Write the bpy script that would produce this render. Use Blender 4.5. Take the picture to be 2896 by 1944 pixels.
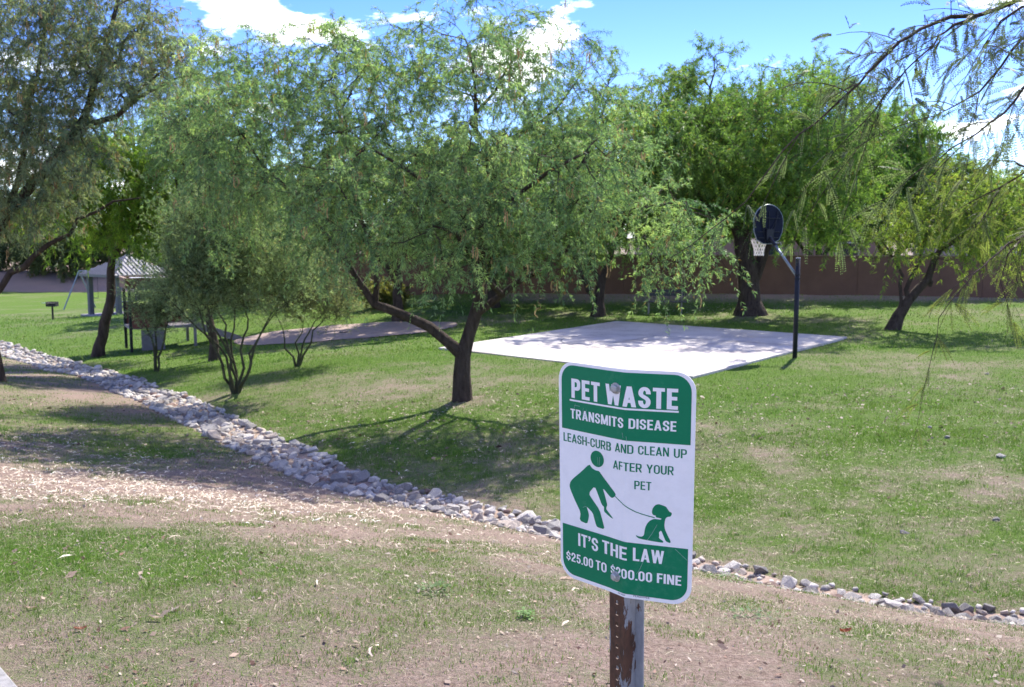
import bpy, bmesh, math, random
import numpy as np
from mathutils import Vector, Matrix
for o in list(bpy.data.objects): bpy.data.objects.remove(o)
S = bpy.context.scene
COL = S.collection
R = math.radians
rng = np.random.default_rng(7)
random.seed(7)

# ---------------------------------------------------------------- camera
FPX, CX, CY, EYE = 2700., 1448., 972., 3.0          # photograph: 2896 x 1944
PITCH = math.atan(307 / 2700)
cam = bpy.data.objects.new('camera', bpy.data.cameras.new('camera'))
COL.objects.link(cam); S.camera = cam
cam.location = (0, 0, EYE); cam.rotation_euler = (math.pi/2 - PITCH, 0, 0)
cam.data.sensor_width = 36; cam.data.lens = FPX/2896*36
cam.data.clip_end = 2000; cam.data.clip_start = .05
cam.data.dof.use_dof = True; cam.data.dof.focus_distance = 1.82; cam.data.dof.aperture_fstop = 15
# ---------------------------------------------------------------- light
SUN_EL = R(48); SX, SY = .40, .9165                  # horizontal direction towards the sun
SUN_AZ = math.atan2(SX, SY)
w = bpy.data.worlds.new('World'); S.world = w; w.use_nodes = True
nt = w.node_tree; nt.nodes.clear()
def nn(t, k, **kw):
    n = t.nodes.new(k)
    for a, b in kw.items(): setattr(n, a, b)
    return n
sky = nn(nt, 'ShaderNodeTexSky', sky_type='NISHITA', sun_disc=False, sun_elevation=SUN_EL, sun_rotation=SUN_AZ,
         air_density=.85, dust_density=.1, ozone_density=3.5, altitude=700)
tc = nn(nt, 'ShaderNodeTexCoord'); sep = nn(nt, 'ShaderNodeSeparateXYZ'); nt.links.new(tc.outputs['Generated'], sep.inputs[0])
zz = nn(nt, 'ShaderNodeMath', operation='ADD'); zz.inputs[1].default_value = .16; nt.links.new(sep.outputs[2], zz.inputs[0])
dv = nn(nt, 'ShaderNodeVectorMath', operation='DIVIDE'); cb = nn(nt, 'ShaderNodeCombineXYZ')
for i in range(3): nt.links.new(zz.outputs[0], cb.inputs[i])
nt.links.new(tc.outputs['Generated'], dv.inputs[0]); nt.links.new(cb.outputs[0], dv.inputs[1])
mp = nn(nt, 'ShaderNodeMapping'); mp.inputs['Location'].default_value = (4.46, 9.28, 0); nt.links.new(dv.outputs[0], mp.inputs[0])
no = nn(nt, 'ShaderNodeTexNoise'); no.inputs['Scale'].default_value = 1.7; no.inputs['Detail'].default_value = 9; no.inputs['Roughness'].default_value = .56
nt.links.new(mp.outputs[0], no.inputs['Vector'])
rp = nn(nt, 'ShaderNodeValToRGB'); rp.color_ramp.elements[0].position = .558; rp.color_ramp.elements[1].position = .63
nt.links.new(no.outputs['Fac'], rp.inputs[0])
mx = nn(nt, 'ShaderNodeMix', data_type='RGBA'); nt.links.new(rp.outputs[0], mx.inputs[0])
hs = nn(nt, 'ShaderNodeHueSaturation'); hs.inputs['Saturation'].default_value = 1.3; hs.inputs['Hue'].default_value = .527; nt.links.new(sky.outputs[0], hs.inputs['Color']); nt.links.new(hs.outputs[0], mx.inputs[6]); mx.inputs[7].default_value = (12.5, 12.7, 13.2, 1)
bg = nn(nt, 'ShaderNodeBackground'); bg.inputs[1].default_value = .138; nt.links.new(mx.outputs[2], bg.inputs[0])
wo = nn(nt, 'ShaderNodeOutputWorld'); nt.links.new(bg.outputs[0], wo.inputs[0])
sun = bpy.data.objects.new('sun', bpy.data.lights.new('sun', 'SUN')); COL.objects.link(sun)
sun.data.energy = 4.4; sun.data.angle = R(.55); sun.data.color = (1, .945, .86)
sdir = Vector((SX*math.cos(SUN_EL), SY*math.cos(SUN_EL), math.sin(SUN_EL)))
sun.rotation_euler = sdir.to_track_quat('Z', 'Y').to_euler(); sun.location = (20, 40, 60)
S.view_settings.view_transform = 'Standard'; S.view_settings.look = 'None'; S.view_settings.exposure = 1.22; S.view_settings.gamma = 1
S.view_settings.use_curve_mapping = False
S.render.engine = 'CYCLES'

# ---------------------------------------------------------------- helpers
cP, sP = math.cos(PITCH), math.sin(PITCH)
def at(u, v, Y):
    """the point of the place seen at photo pixel (u, v), standing Y metres away"""
    dx, dy = (u-CX)/FPX, -(v-CY)/FPX
    y = cP + dy*sP; z = -sP + dy*cP; k = Y/y
    return np.array([dx*k, Y, EYE + z*k])
def props(o, label=None, cat=None, group=None, kind=None):
    for k, v in (('label', label), ('category', cat), ('group', group), ('kind', kind)):
        if v: o[k] = v
    return o
def empty(name, loc, label=None, cat=None, group=None, rz=0):
    o = bpy.data.objects.new(name, None); COL.objects.link(o); o.location = loc; o.rotation_euler.z = rz
    o.empty_display_size = .1
    return props(o, label, cat, group)
def link(name, me, mat, parent=None, kind=None, world=True):
    o = bpy.data.objects.new(name, me); COL.objects.link(o)
    if mat and not me.materials: me.materials.append(mat)
    if parent is not None:
        o.parent = parent
        if world: o.matrix_parent_inverse = world_mat(parent).inverted()
    return props(o, kind=kind)
def world_mat(o):
    m = Matrix.LocRotScale(o.location, o.rotation_euler, o.scale)
    return (world_mat(o.parent) @ o.matrix_parent_inverse @ m) if o.parent else m
def np_mesh(name, V, F, nside, cols=None, smooth=False, uvs=None):
    """V (n,3), F (m,nside) -> mesh; cols (n,3) = point colour attribute 'col'"""
    V = np.ascontiguousarray(V, np.float32); F = np.ascontiguousarray(F, np.int32)
    me = bpy.data.meshes.new(name)
    me.vertices.add(len(V)); me.vertices.foreach_set('co', V.ravel())
    me.loops.add(F.size); me.loops.foreach_set('vertex_index', F.ravel())
    me.polygons.add(len(F)); me.polygons.foreach_set('loop_start', np.arange(0, F.size, nside, dtype=np.int32))
    me.polygons.foreach_set('loop_total', np.full(len(F), nside, np.int32))
    if smooth: me.polygons.foreach_set('use_smooth', np.ones(len(F), bool))
    if cols is not None:
        a = me.color_attributes.new('col', 'FLOAT_COLOR', 'POINT')
        c = np.ones((len(V), 4), np.float32); c[:, :3] = cols; a.data.foreach_set('color', c.ravel())
    me.update(calc_edges=True); me.validate()
    return me
def bm_mesh(name, bm, smooth=False):
    me = bpy.data.meshes.new(name); bm.normal_update()
    if smooth:
        for f in bm.faces: f.smooth = True
    bm.to_mesh(me); bm.free(); return me
def box(bm, c, s, rz=0, bevel=0, M=None):
    m = Matrix.Translation(c) @ Matrix.Rotation(rz, 4, 'Z') @ Matrix.Diagonal((*s, 1))
    if M is not None: m = M @ Matrix.Diagonal((*s, 1))
    r = bmesh.ops.create_cube(bm, size=1, matrix=m)
    if bevel:
        es = list({e for v in r['verts'] for e in v.link_edges})
        bmesh.ops.bevel(bm, geom=es, offset=bevel, segments=2, affect='EDGES')
def tube(bm, p, q, r0, r1=None, n=10):
    p, q = Vector(p), Vector(q); d = q-p; r1 = r0 if r1 is None else r1
    m = Matrix.Translation((p+q)/2) @ d.to_track_quat('Z', 'Y').to_matrix().to_4x4()
    bmesh.ops.create_cone(bm, cap_ends=True, segments=n, radius1=r0, radius2=r1, depth=d.length, matrix=m)
def simple(name, fn, mat, parent, smooth=False, kind=None):
    bm = bmesh.new(); fn(bm); return link(name, bm_mesh(name, bm, smooth), mat, parent, kind)
_tab = np.random.default_rng(99).random((256, 256))
def vnoise(x, y, s=1.):
    x = np.asarray(x)*s; y = np.asarray(y)*s
    xi, yi = np.floor(x).astype(int), np.floor(y).astype(int); fx, fy = x-xi, y-yi
    fx = fx*fx*(3-2*fx); fy = fy*fy*(3-2*fy)
    g = lambda a, b: _tab[a & 255, b & 255]
    return (g(xi, yi)*(1-fx)+g(xi+1, yi)*fx)*(1-fy)+(g(xi, yi+1)*(1-fx)+g(xi+1, yi+1)*fx)*fy
def fbm(x, y, s=1., o=4):
    t = 0; a = .5; n = 0
    for i in range(o):
        t = t + a*vnoise(x+17.3*i, y-9.1*i, s*2**i); n += a; a *= .55
    return t/n
# ---------------------------------------------------------------- materials
def mat(name):
    m = bpy.data.materials.new(name); m.use_nodes = True; t = m.node_tree
    return m, t, t.nodes['Principled BSDF'], t.nodes['Material Output']
def L(t, a, b): t.links.new(a, b)
def rgb(*c): return (c[0], c[1], c[2], 1)
def noise(t, scale, detail=5, rough=.6, vec=None, scl=None):
    n = nn(t, 'ShaderNodeTexNoise'); n.inputs['Scale'].default_value = scale; n.inputs['Detail'].default_value = detail; n.inputs['Roughness'].default_value = rough
    if vec is None:
        vec = nn(t, 'ShaderNodeTexCoord').outputs['Object']
    if scl:
        m = nn(t, 'ShaderNodeMapping'); m.inputs['Scale'].default_value = scl; L(t, vec, m.inputs[0]); vec = m.outputs[0]
    L(t, vec, n.inputs['Vector']); return n
def ramp(t, src, stops):
    r = nn(t, 'ShaderNodeValToRGB'); e = r.color_ramp.elements
    while len(e) < len(stops): e.new(.5)
    for k, (p, c) in zip(e, stops): k.position = p; k.color = c if len(c) == 4 else rgb(*c)
    L(t, src, r.inputs[0]); return r
def bump(t, src, b, strength, dist):
    n = nn(t, 'ShaderNodeBump'); n.inputs['Strength'].default_value = strength; n.inputs['Distance'].default_value = dist
    L(t, src, n.inputs['Height']); L(t, n.outputs[0], b.inputs['Normal'])
def plain(name, c, rough=.5, metal=0, var=.18, nscale=8, bmp=0, spec=.5):
    m, t, b, o = mat(name)
    n = noise(t, nscale, 6); a = [x*(1-var) for x in c]; d = [min(1, x*(1+var)) for x in c]
    L(t, ramp(t, n.outputs['Fac'], [(.3, a), (.7, d)]).outputs[0], b.inputs['Base Color'])
    b.inputs['Roughness'].default_value = rough; b.inputs['Metallic'].default_value = metal; b.inputs['Specular IOR Level'].default_value = spec
    if bmp: bump(t, noise(t, nscale*6, 4).outputs['Fac'], b, .5, bmp)
    return m
def leafmat(name, trans=.55, rough=.55, spec=.35, boost=(1.08, 1.15, .65)):
    m, t, b, o = mat(name)
    a = nn(t, 'ShaderNodeAttribute', attribute_name='col'); L(t, a.outputs['Color'], b.inputs['Base Color'])
    b.inputs['Roughness'].default_value = rough; b.inputs['Specular IOR Level'].default_value = spec
    tr = nn(t, 'ShaderNodeBsdfTranslucent'); mm = nn(t, 'ShaderNodeMix', data_type='RGBA', blend_type='MULTIPLY'); mm.inputs[0].default_value = 1
    L(t, a.outputs['Color'], mm.inputs[6]); mm.inputs[7].default_value = rgb(*boost); L(t, mm.outputs[2], tr.inputs[0])
    x = nn(t, 'ShaderNodeMixShader'); x.inputs[0].default_value = trans
    L(t, b.outputs[0], x.inputs[1]); L(t, tr.outputs[0], x.inputs[2]); L(t, x.outputs[0], o.inputs[0]); return m
M = {}
M['leaf'] = leafmat('leaf')
M['grass'] = leafmat('grass_blade', .3, .6, .25)
M['pod'] = leafmat('pod', .15, .6, .3, (1, 1, 1))
def barkmat(name, c0, c1):
    m, t, b, o = mat(name)
    n = noise(t, 9, 8, .7, scl=(1, 1, .28)); n2 = noise(t, 45, 4, .6, scl=(1, 1, .35))
    L(t, ramp(t, n.outputs['Fac'], [(.32, c0), (.68, c1)]).outputs[0], b.inputs['Base Color']); b.inputs['Roughness'].default_value = .92
    b.inputs['Specular IOR Level'].default_value = .2
    s = nn(t, 'ShaderNodeMath', operation='ADD'); L(t, n.outputs['Fac'], s.inputs[0]); L(t, n2.outputs['Fac'], s.inputs[1])
    bump(t, s.outputs[0], b, 1, .06); return m
M['bark'] = barkmat('bark', (.035, .024, .018), (.115, .085, .066))
M['greenbark'] = barkmat('green_bark', (.05, .05, .028), (.12, .12, .062))
M['twig'] = barkmat('twig_bark', (.05, .034, .024), (.13, .095, .07))
# ---------------------------------------------------------------- terrain
CH = [(2896, 1745, .30), (2500, 1690, .28), (2200, 1640, .22), (2000, 1592, .15), (1780, 1540, .08), (1560, 1487, 0), (1300, 1432, -.10), (1060, 1380, -.15),
      (900, 1325, -.2), (700, 1240, -.3), (560, 1172, -.4), (400, 1110, -.6), (200, 1042, -.9), (20, 987, -1.2), (-300, 914, -1.6)]
def at_z(u, v, z):
    a = at(u, v, 1.); return np.array([a[0], 1., a[2]-EYE])*((z-EYE)/(a[2]-EYE)) + np.array([0, 0, EYE])
chan = np.array([at_z(*c) for c in CH])
chan = np.vstack([chan[0] + (chan[0]-chan[1])*2.2, chan])
chan[0, 2] = .36
ctl = [tuple(c) for c in chan]
ctl += [(-7, -4, 1.45), (7, -4, 1.42), (0, 0, 1.42), (-3, 3.5, 1.36), (0, 3.5, 1.35), (3, 3.3, 1.33), (-2.6, 6.2, 1.04), (0, 6, .92), (1.6, 5.2, .86),
        (-6, 8, .85), (-9, 12, .52), (-12, 10, .75), (-12, 20.5, -.08), (-20, 20, .05), (-30, 32, -.7), (8, 4.5, .8), (5.5, 6.2, .42),
        (3.83, 20, -.03), (-1.9, 25.3, -.03), (3.65, 33.1, -.03), (9.85, 27.9, -.03), (3.9, 26.5, -.03), (7, 23.3, -.02),
        (0, 17.3, .03), (-1, 14.5, -.02), (6, 14, .12), (12, 8, .35), (14, 14, .2), (5, 10, .12), (20, 25, .2), (12, 29.6, .1), (15, 35, .22), (30, 40, .4),
        (17, 40, .42), (0, 44, .36), (9, 38.5, .3), (5.7, 36, .02), (-3, 37, -.15), (-12, 45, -.1),
        (-22, 57.5, -1.72), (-25, 52, -1.62), (-27, 66, -2.0), (-42, 85, -2.0), (-15, 85, -1.9), (-60, 84, -1.8), (-30, 72, -1.95), (-13, 33, -1.0), (-13.5, 31, -.95), (-5.5, 23.6, -.24),
        (-5.9, 20, -.33), (-9.4, 25.3, -.62), (-6, 33, -.42), (-4, 30, -.3),
        (-150, 0, .5), (150, 0, .8), (-150, 150, -.8), (0, 160, -.5), (150, 150, .6), (0, -100, 1.5), (60, 60, .5), (-90, 60, -1.5), (-100, -90, 1), (100, -90, 1)]
ctl = np.array(ctl)
def _U(r2): return np.where(r2 > 1e-9, .5*r2*np.log(np.maximum(r2, 1e-9)), 0)
_n = len(ctl); _A = np.zeros((_n+3, _n+3)); _d2 = ((ctl[:, None, :2]-ctl[None, :, :2])**2).sum(-1)
_A[:_n, :_n] = _U(_d2)+np.eye(_n)*1.2; _A[:_n, _n] = 1; _A[:_n, _n+1:] = ctl[:, :2]; _A[_n, :_n] = 1; _A[_n+1:, :_n] = ctl[:, :2].T
_w = np.linalg.solve(_A, np.concatenate([ctl[:, 2], [0, 0, 0]]))
def chan_dist(x, y):
    P = np.stack([x, y], -1); best = np.full(x.shape, 1e9); par = np.zeros(x.shape)
    for i in range(len(chan)-1):
        a, b = chan[i, :2], chan[i+1, :2]; d = b-a; t = np.clip(((P-a)@d)/(d@d), 0, 1)
        dd = np.hypot(*np.moveaxis(P-a-t[..., None]*d, -1, 0)); par = np.where(dd < best, i+t, par); best = np.minimum(best, dd)
    return best, par
def half_width(par): return np.interp(par, [0, 1, 3, 4, 6, 8, 10, 12, 15], [.2, .26, .26, .30, .36, .43, .47, .55, .62])
COURT = np.array([[3.83, 20.0], [9.85, 27.9], [3.65, 33.1], [-1.95, 25.2]])
def in_court(x, y, m=0):
    o = np.ones(np.shape(x), bool); c = COURT.mean(0)
    for i in range(4):
        a, b = COURT[i], COURT[(i+1) % 4]; d = (b-a)/np.linalg.norm(b-a); n = np.array([-d[1], d[0]])
        if (c-a)@n < 0: n = -n
        o &= ((x-a[0])*n[0]+(y-a[1])*n[1]) > -m
    return o
def ground(x, y):
    x, y = np.broadcast_arrays(np.asarray(x, float), np.asarray(y, float)); sh = x.shape; x = np.clip(x.ravel(), -150, 150); y = np.clip(y.ravel(), -100, 160)
    z = np.empty(len(x))
    for i in range(0, len(x), 40000):
        X, Y = x[i:i+40000], y[i:i+40000]
        d2 = (X[:, None]-ctl[None, :, 0])**2+(Y[:, None]-ctl[None, :, 1])**2
        z[i:i+40000] = _U(d2)@_w[:_n]+_w[_n]+_w[_n+1]*X+_w[_n+2]*Y
    # bare bank behind the lawn on the left
    bk = np.clip((y-84.5-1.2*np.sin(x*.09))/4, 0, 1)*np.clip((-6-x)/6, 0, 1); z += bk*bk*(3-2*bk)*1.55*np.clip((150-y)/50, 0, 1)
    near = (y < 60) & (np.abs(x) < 40)
    if near.any():
        d, p = chan_dist(x[near], y[near]); hw = half_width(p); z[near] -= .10*np.exp(-(d/(hw*1.25))**2)
    z += (fbm(x, y, .9, 3)-.5)*.07*np.clip((np.hypot(x, y)-1.5)/3, 0, 1)*np.where(in_court(x, y, .5), 0, 1)
    return z.reshape(sh)
def gz(x, y): return float(ground(np.array([x]), np.array([y]))[0])
def spot(x, y): return np.array([x, y, gz(x, y)])
def sst(a, b, x): t = np.clip((x-a)/(b-a), 0, 1); return t*t*(3-2*t)
def blobm(x, y, cx, cy, rx, ry): return np.exp(-(((x-cx)/rx)**2+((y-cy)/ry)**2))
CHX, CHY = chan[::-1, 0], chan[::-1, 1]
def green(x, y):
    """how much living grass covers the ground"""
    n = fbm(x, y, .55, 4); n2 = fbm(x+40, y+11, .16, 3)
    r = np.hypot(x, y)
    cd_, cp_ = chan_dist(x, y); beyond = sst(-.3, .5, np.where(y > np.interp(x, CHX, CHY), cd_, -cd_))
    g = .39-.08*blobm(x, y, .6, 3.6, 2.2, .7)-.3*blobm(x, y, -.92, 17.3, .6, .6)+beyond*(.28+.14*sst(.5, 3, x)*sst(30, 12, y)+.14*sst(17, 24, y))
    g = g+.56*blobm(x, y, -2.8, 5.3, 1.5, .8)+.15*blobm(x, y, -.8, 5, 1.3, .5)
    g = g-.26*blobm(x, y, -4.4, 9.8, 4, 1.7)+.10*blobm(x, y, -3.5, 12.8, 3, 1.2)+.10*blobm(x, y, -2.6, 15.2, 2.8, 1.8)+.36*blobm(x, y, -9.5, 15.5, 4, 3)-.06*blobm(x, y, 1.2, 6, 1.6, .9)
    g = g-.22*blobm(x, y, 2.9, 13.2, .9, .8)-.20*blobm(x, y, -1.1, 18.5, 2.4, 1.4)-.25*blobm(x, y, 7.6, 24.0, .7, .6)-.12*blobm(x, y, 4.4, 9.2, .8, .4)-.12*blobm(x, y, 3.4, 10.6, .9, .35)
    g = g+.06*sst(-5, -10, x)*sst(20, 27, y)
    bare = .6*sst(38.2, 40.5, y+.12*(x-8)+3*(n-.5))*sst(-3, 2, x)
    bare = np.maximum(bare, sst(83.5, 85.5, y+4*(n-.5))*sst(-2, -8, x))
    g = g+(n-.5)*.75+(n2-.5)*.3+(vnoise(x, y, 2.3)-.5)*.24+(vnoise(x+9, y-4, 5.1)-.5)*.2
    return np.clip(g*(1-.85*bare), 0, 1)
def axis(lo, c, hi, n0, n1, k):
    a = c-(np.sinh(np.linspace(k, 0, n0))/np.sinh(k))*(c-lo); b = c+(np.sinh(np.linspace(0, k, n1))/np.sinh(k))*(hi-c)
    return np.concatenate([a[:-1], b])
ax = axis(-700, 0, 700, 190, 190, 6.4); ay = axis(-300, 7, 900, 80, 280, 6.6)
GX, GY = np.meshgrid(ax, ay); GZ = ground(GX, GY)
ni, nj = GX.shape
idx = np.arange(ni*nj).reshape(ni, nj)
F = np.stack([idx[:-1, :-1], idx[:-1, 1:], idx[1:, 1:], idx[1:, :-1]], -1).reshape(-1, 4)
gcol = green(GX.ravel(), GY.ravel())
me = np_mesh('ground', np.stack([GX, GY, GZ], -1).reshape(-1, 3), F, 4, np.stack([gcol]*3, -1), smooth=True)
m, t, b, o = mat('ground_soil_and_turf')
tcx = nn(t, 'ShaderNodeTexCoord').outputs['Object']
at_ = nn(t, 'ShaderNodeAttribute', attribute_name='col')
n1 = noise(t, 6, 8, .7, tcx); n2 = noise(t, 38, 6, .7, tcx); n3 = noise(t, 140, 3, .6, tcx); n4 = noise(t, 1.3, 4, .6, tcx)
soil = ramp(t, n2.outputs['Fac'], [(.28, (.135, .088, .066)), (.5, (.315, .23, .185)), (.72, (.47, .365, .30))])
turf = ramp(t, n2.outputs['Fac'], [(.25, (.04, .065, .018)), (.5, (.092, .166, .022)), (.75, (.165, .235, .048))])
dry = ramp(t, n1.outputs['Fac'], [(.3, (.19, .16, .105)), (.7, (.30, .26, .185))])
def mathn(op, a, bb):
    k = nn(t, 'ShaderNodeMath', operation=op)
    for i, s in enumerate((a, bb)):
        if isinstance(s, (int, float)): k.inputs[i].default_value = s
        else: L(t, s, k.inputs[i])
    return k.outputs[0]
ms = mathn('ADD', at_.outputs['Fac'], mathn('MULTIPLY', mathn('SUBTRACT', n1.outputs['Fac'], .5), 1.1))
ms = mathn('ADD', ms, mathn('MULTIPLY', mathn('SUBTRACT', n3.outputs['Fac'], .5), 1.2))
f1 = ramp(t, ms, [(.18, (0, 0, 0)), (.62, (1, 1, 1))]); f2 = ramp(t, ms, [(.42, (0, 0, 0)), (.85, (1, 1, 1))])
def mixc(f, a, c):
    k = nn(t, 'ShaderNodeMix', data_type='RGBA'); L(t, f, k.inputs[0]); L(t, a, k.inputs[6]); L(t, c, k.inputs[7]); return k.outputs[2]
c = mixc(f1.outputs[0], soil.outputs[0], dry.outputs[0]); c = mixc(f2.outputs[0], c, turf.outputs[0])
L(t, c, b.inputs['Base Color']); b.inputs['Roughness'].default_value = .95; b.inputs['Specular IOR Level'].default_value = .1
bump(t, mathn('ADD', n2.outputs['Fac'], mathn('MULTIPLY', n3.outputs['Fac'], .6)), b, 1, .03)
link('ground', me, m, kind='structure')

# ---------------------------------------------------------------- concrete court, sidewalk, sand
m, t, b, o = mat('court_concrete')
n1 = noise(t, .8, 6, .6); n2 = noise(t, 30, 5, .6)
k = nn(t, 'ShaderNodeMath', operation='ADD'); L(t, n1.outputs['Fac'], k.inputs[0]); L(t, n2.outputs['Fac'], k.inputs[1])
L(t, ramp(t, k.outputs[0], [(.7, (.28, .24, .21)), (.95, (.43, .385, .345)), (1.3, (.53, .485, .44))]).outputs[0], b.inputs['Base Color']); b.inputs['Roughness'].default_value = .85
bump(t, n2.outputs['Fac'], b, .3, .004); M['concrete'] = m
def slab(name, pts, ztop, thick, mt):
    bm = bmesh.new(); vs = [bm.verts.new((*p, ztop)) for p in pts]; f = bm.faces.new(vs)
    r = bmesh.ops.extrude_face_region(bm, geom=[f]); bmesh.ops.translate(bm, verts=[v for v in r['geom'] if isinstance(v, bmesh.types.BMVert)], vec=(0, 0, -thick))
    bmesh.ops.recalc_face_normals(bm, faces=bm.faces)
    bmesh.ops.bevel(bm, geom=[e for e in bm.edges if all(v.co.z > ztop-.001 for v in e.verts)], offset=.008, segments=1, affect='EDGES')
    return link(name, bm_mesh(name, bm), mt, kind='structure')
court = slab('basketball_court', COURT, .028, .2, M['concrete'])
def courtline(name, pts, wd, mt):
    pts = np.array(pts); d = np.gradient(pts, axis=0); d /= np.linalg.norm(d, axis=1)[:, None]; nrm = np.stack([-d[:, 1], d[:, 0]], -1)*wd/2
    V = np.concatenate([np.c_[pts+nrm, np.full(len(pts), .032)], np.c_[pts-nrm, np.full(len(pts), .032)]]); n = len(pts)
    F = [(i, i+1, n+i+1, n+i) for i in range(n-1)]
    return link(name, np_mesh(name, V, np.array(F), 4), mt, court)
M['line'] = plain('worn_court_paint', (.17, .17, .18), .7, var=.3, nscale=3)
hoop_xy = np.array([6.98, 23.38]); bdir = (COURT[1]-COURT[0]); bdir /= np.linalg.norm(bdir); indir = np.array([-bdir[1], bdir[0]])
bc = (COURT[0]+COURT[1])/2
arc = [bc+indir*(4.6+1.8*math.sin(a))+bdir*1.8*math.cos(a) for a in np.linspace(0, math.pi, 30)]
courtline('court_line', arc, .05, M['line'])
for sg in (-1, 1): courtline('court_line', [bc+bdir*1.8*sg+indir*q for q in (.05, 1.5, 3, 4.6)], .05, M['line'])
courtline('court_line', [bc+indir*4.6+bdir*q for q in (-1.8, -.6, .6, 1.8)], .05, M['line'])
M['walk'] = plain('sidewalk_concrete', (.25, .24, .225), .95, var=.3, nscale=22, bmp=.006)
slab('sidewalk', [(-1.975, 3.48), (-1.045, 2.47), (.205, 1.05), (4.8, -4.5), (3.0, -5.6), (-1.4, -.4), (-3.4, 2.3), (-6.2, 5.7), (-5.1, 6.9)], 1.40, .35, M['walk'])
# sand under the playground, laid over the ground
th_ = np.linspace(0, 2*math.pi, 64, endpoint=False)
c0 = np.array([-5.9, 33.4]); ring = [np.c_[c0[0]+np.cos(th_)*3.9*q*(1+.06*np.sin(3*th_)), c0[1]+np.sin(th_)*2.6*q*(1+.07*np.cos(2*th_))] for q in np.linspace(.05, 1, 10)]
P = np.vstack(ring); V = np.c_[P, ground(P[:, 0], P[:, 1])+.02]
F = [(i*64+j, i*64+(j+1) % 64, (i+1)*64+(j+1) % 64, (i+1)*64+j) for i in range(9) for j in range(64)] + [tuple(0*64+j for j in (0, 16, 32, 48))]
link('sand_pit', np_mesh('sand_pit', V, np.array(F), 4, smooth=True), plain('pink_sand', (.31, .23, .19), .95, var=.2, nscale=5, bmp=.01), kind='structure')

# ---------------------------------------------------------------- rock channel
par_s = np.linspace(0, len(chan)-1, 240)
cl = np.stack([np.interp(par_s, np.arange(len(chan)), chan[:, k]) for k in range(2)], -1)
dd = np.gradient(cl, axis=0); dd /= np.linalg.norm(dd, axis=1)[:, None]; nr = np.stack([-dd[:, 1], dd[:, 0]], -1)
hw = half_width(par_s)*(1.0+.25*(vnoise(par_s*3, par_s*0)-.5)); cs = np.linspace(-1, 1, 9)
P = cl[:, None]+nr[:, None]*(hw[:, None]*cs[None])[..., None]
V = np.concatenate([P, (ground(P[..., 0], P[..., 1])+.014*(1-cs[None]**4)-.004)[..., None]], -1).reshape(-1, 3)
ix = np.arange(240*9).reshape(240, 9); F = np.stack([ix[:-1, :-1], ix[:-1, 1:], ix[1:, 1:], ix[1:, :-1]], -1).reshape(-1, 4)
bed = link('rock_channel', np_mesh('rock_channel', V, F, 4, smooth=True), plain('channel_soil', (.30, .22, .17), .95, var=.35, nscale=14, bmp=.02), kind='structure')
m, t, b, o = mat('limestone')
oi = nn(t, 'ShaderNodeObjectInfo'); ge = nn(t, 'ShaderNodeNewGeometry')
s = nn(t, 'ShaderNodeMath', operation='ADD'); L(t, oi.outputs['Random'], s.inputs[0]); L(t, ge.outputs['Random Per Island'], s.inputs[1])
fr = nn(t, 'ShaderNodeMath', operation='FRACT'); L(t, s.outputs[0], fr.inputs[0])
basec = ramp(t, fr.outputs[0], [(0, (.27, .255, .24)), (.2, (.46, .435, .40)), (.4, (.35, .335, .315)), (.52, (.60, .565, .52)), (.80, (.48, .41, .35)), (.92, (.28, .185, .145)), (.95, (.54, .51, .47))])
basec.color_ramp.interpolation = 'CONSTANT'
nz = noise(t, 9, 8, .7); vv = ramp(t, nz.outputs['Fac'], [(.3, (.58, .57, .56)), (.7, (1.2, 1.17, 1.12))])
mm = nn(t, 'ShaderNodeMix', data_type='RGBA', blend_type='MULTIPLY'); mm.inputs[0].default_value = 1
L(t, basec.outputs[0], mm.inputs[6]); L(t, vv.outputs[0], mm.inputs[7]); L(t, mm.outputs[2], b.inputs['Base Color']); b.inputs['Roughness'].default_value = .85
bump(t, noise(t, 26, 8, .7).outputs['Fac'], b, .8, .02); M['rock'] = m
rock_me = []
for k in range(16):
    bm = bmesh.new()
    for i in range(20):
        d = rng.normal(size=3); d /= np.linalg.norm(d); d *= rng.uniform(.82, 1.0); d = np.sign(d)*np.abs(d)**rng.uniform(.7, .95)
        bm.verts.new(d*np.array([1, rng.uniform(.6, .92), rng.uniform(.42, .7)]))
    r = bmesh.ops.convex_hull(bm, input=bm.verts)
    bmesh.ops.delete(bm, geom=[v for v in bm.verts if not v.link_faces], context='VERTS')
    bmesh.ops.recalc_face_normals(bm, faces=bm.faces)
    me = bm_mesh('rock', bm); me.materials.append(M['rock']); rock_me.append(me)
rocks = []; cell = {}
def try_rock(par, off, r, dz=0., dens=.78):
    i = np.interp(par, par_s, np.arange(240)); a = np.array([np.interp(i, np.arange(240), cl[:, k]) for k in range(2)]); n = np.array([np.interp(i, np.arange(240), nr[:, k]) for k in range(2)])
    p = a+n*off; key = (int(p[0]//.5), int(p[1]//.5))
    for ax_ in (-1, 0, 1):
        for ay_ in (-1, 0, 1):
            for q in cell.get((key[0]+ax_, key[1]+ay_), ()):
                if np.hypot(q[0]-p[0], q[1]-p[1]) < (q[2]+r)*dens: return
    cell.setdefault(key, []).append((p[0], p[1], r)); rocks.append((p[0], p[1], r, dz))
seglen = np.concatenate([[0], np.cumsum(np.linalg.norm(np.diff(cl, axis=0), axis=1))])
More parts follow.
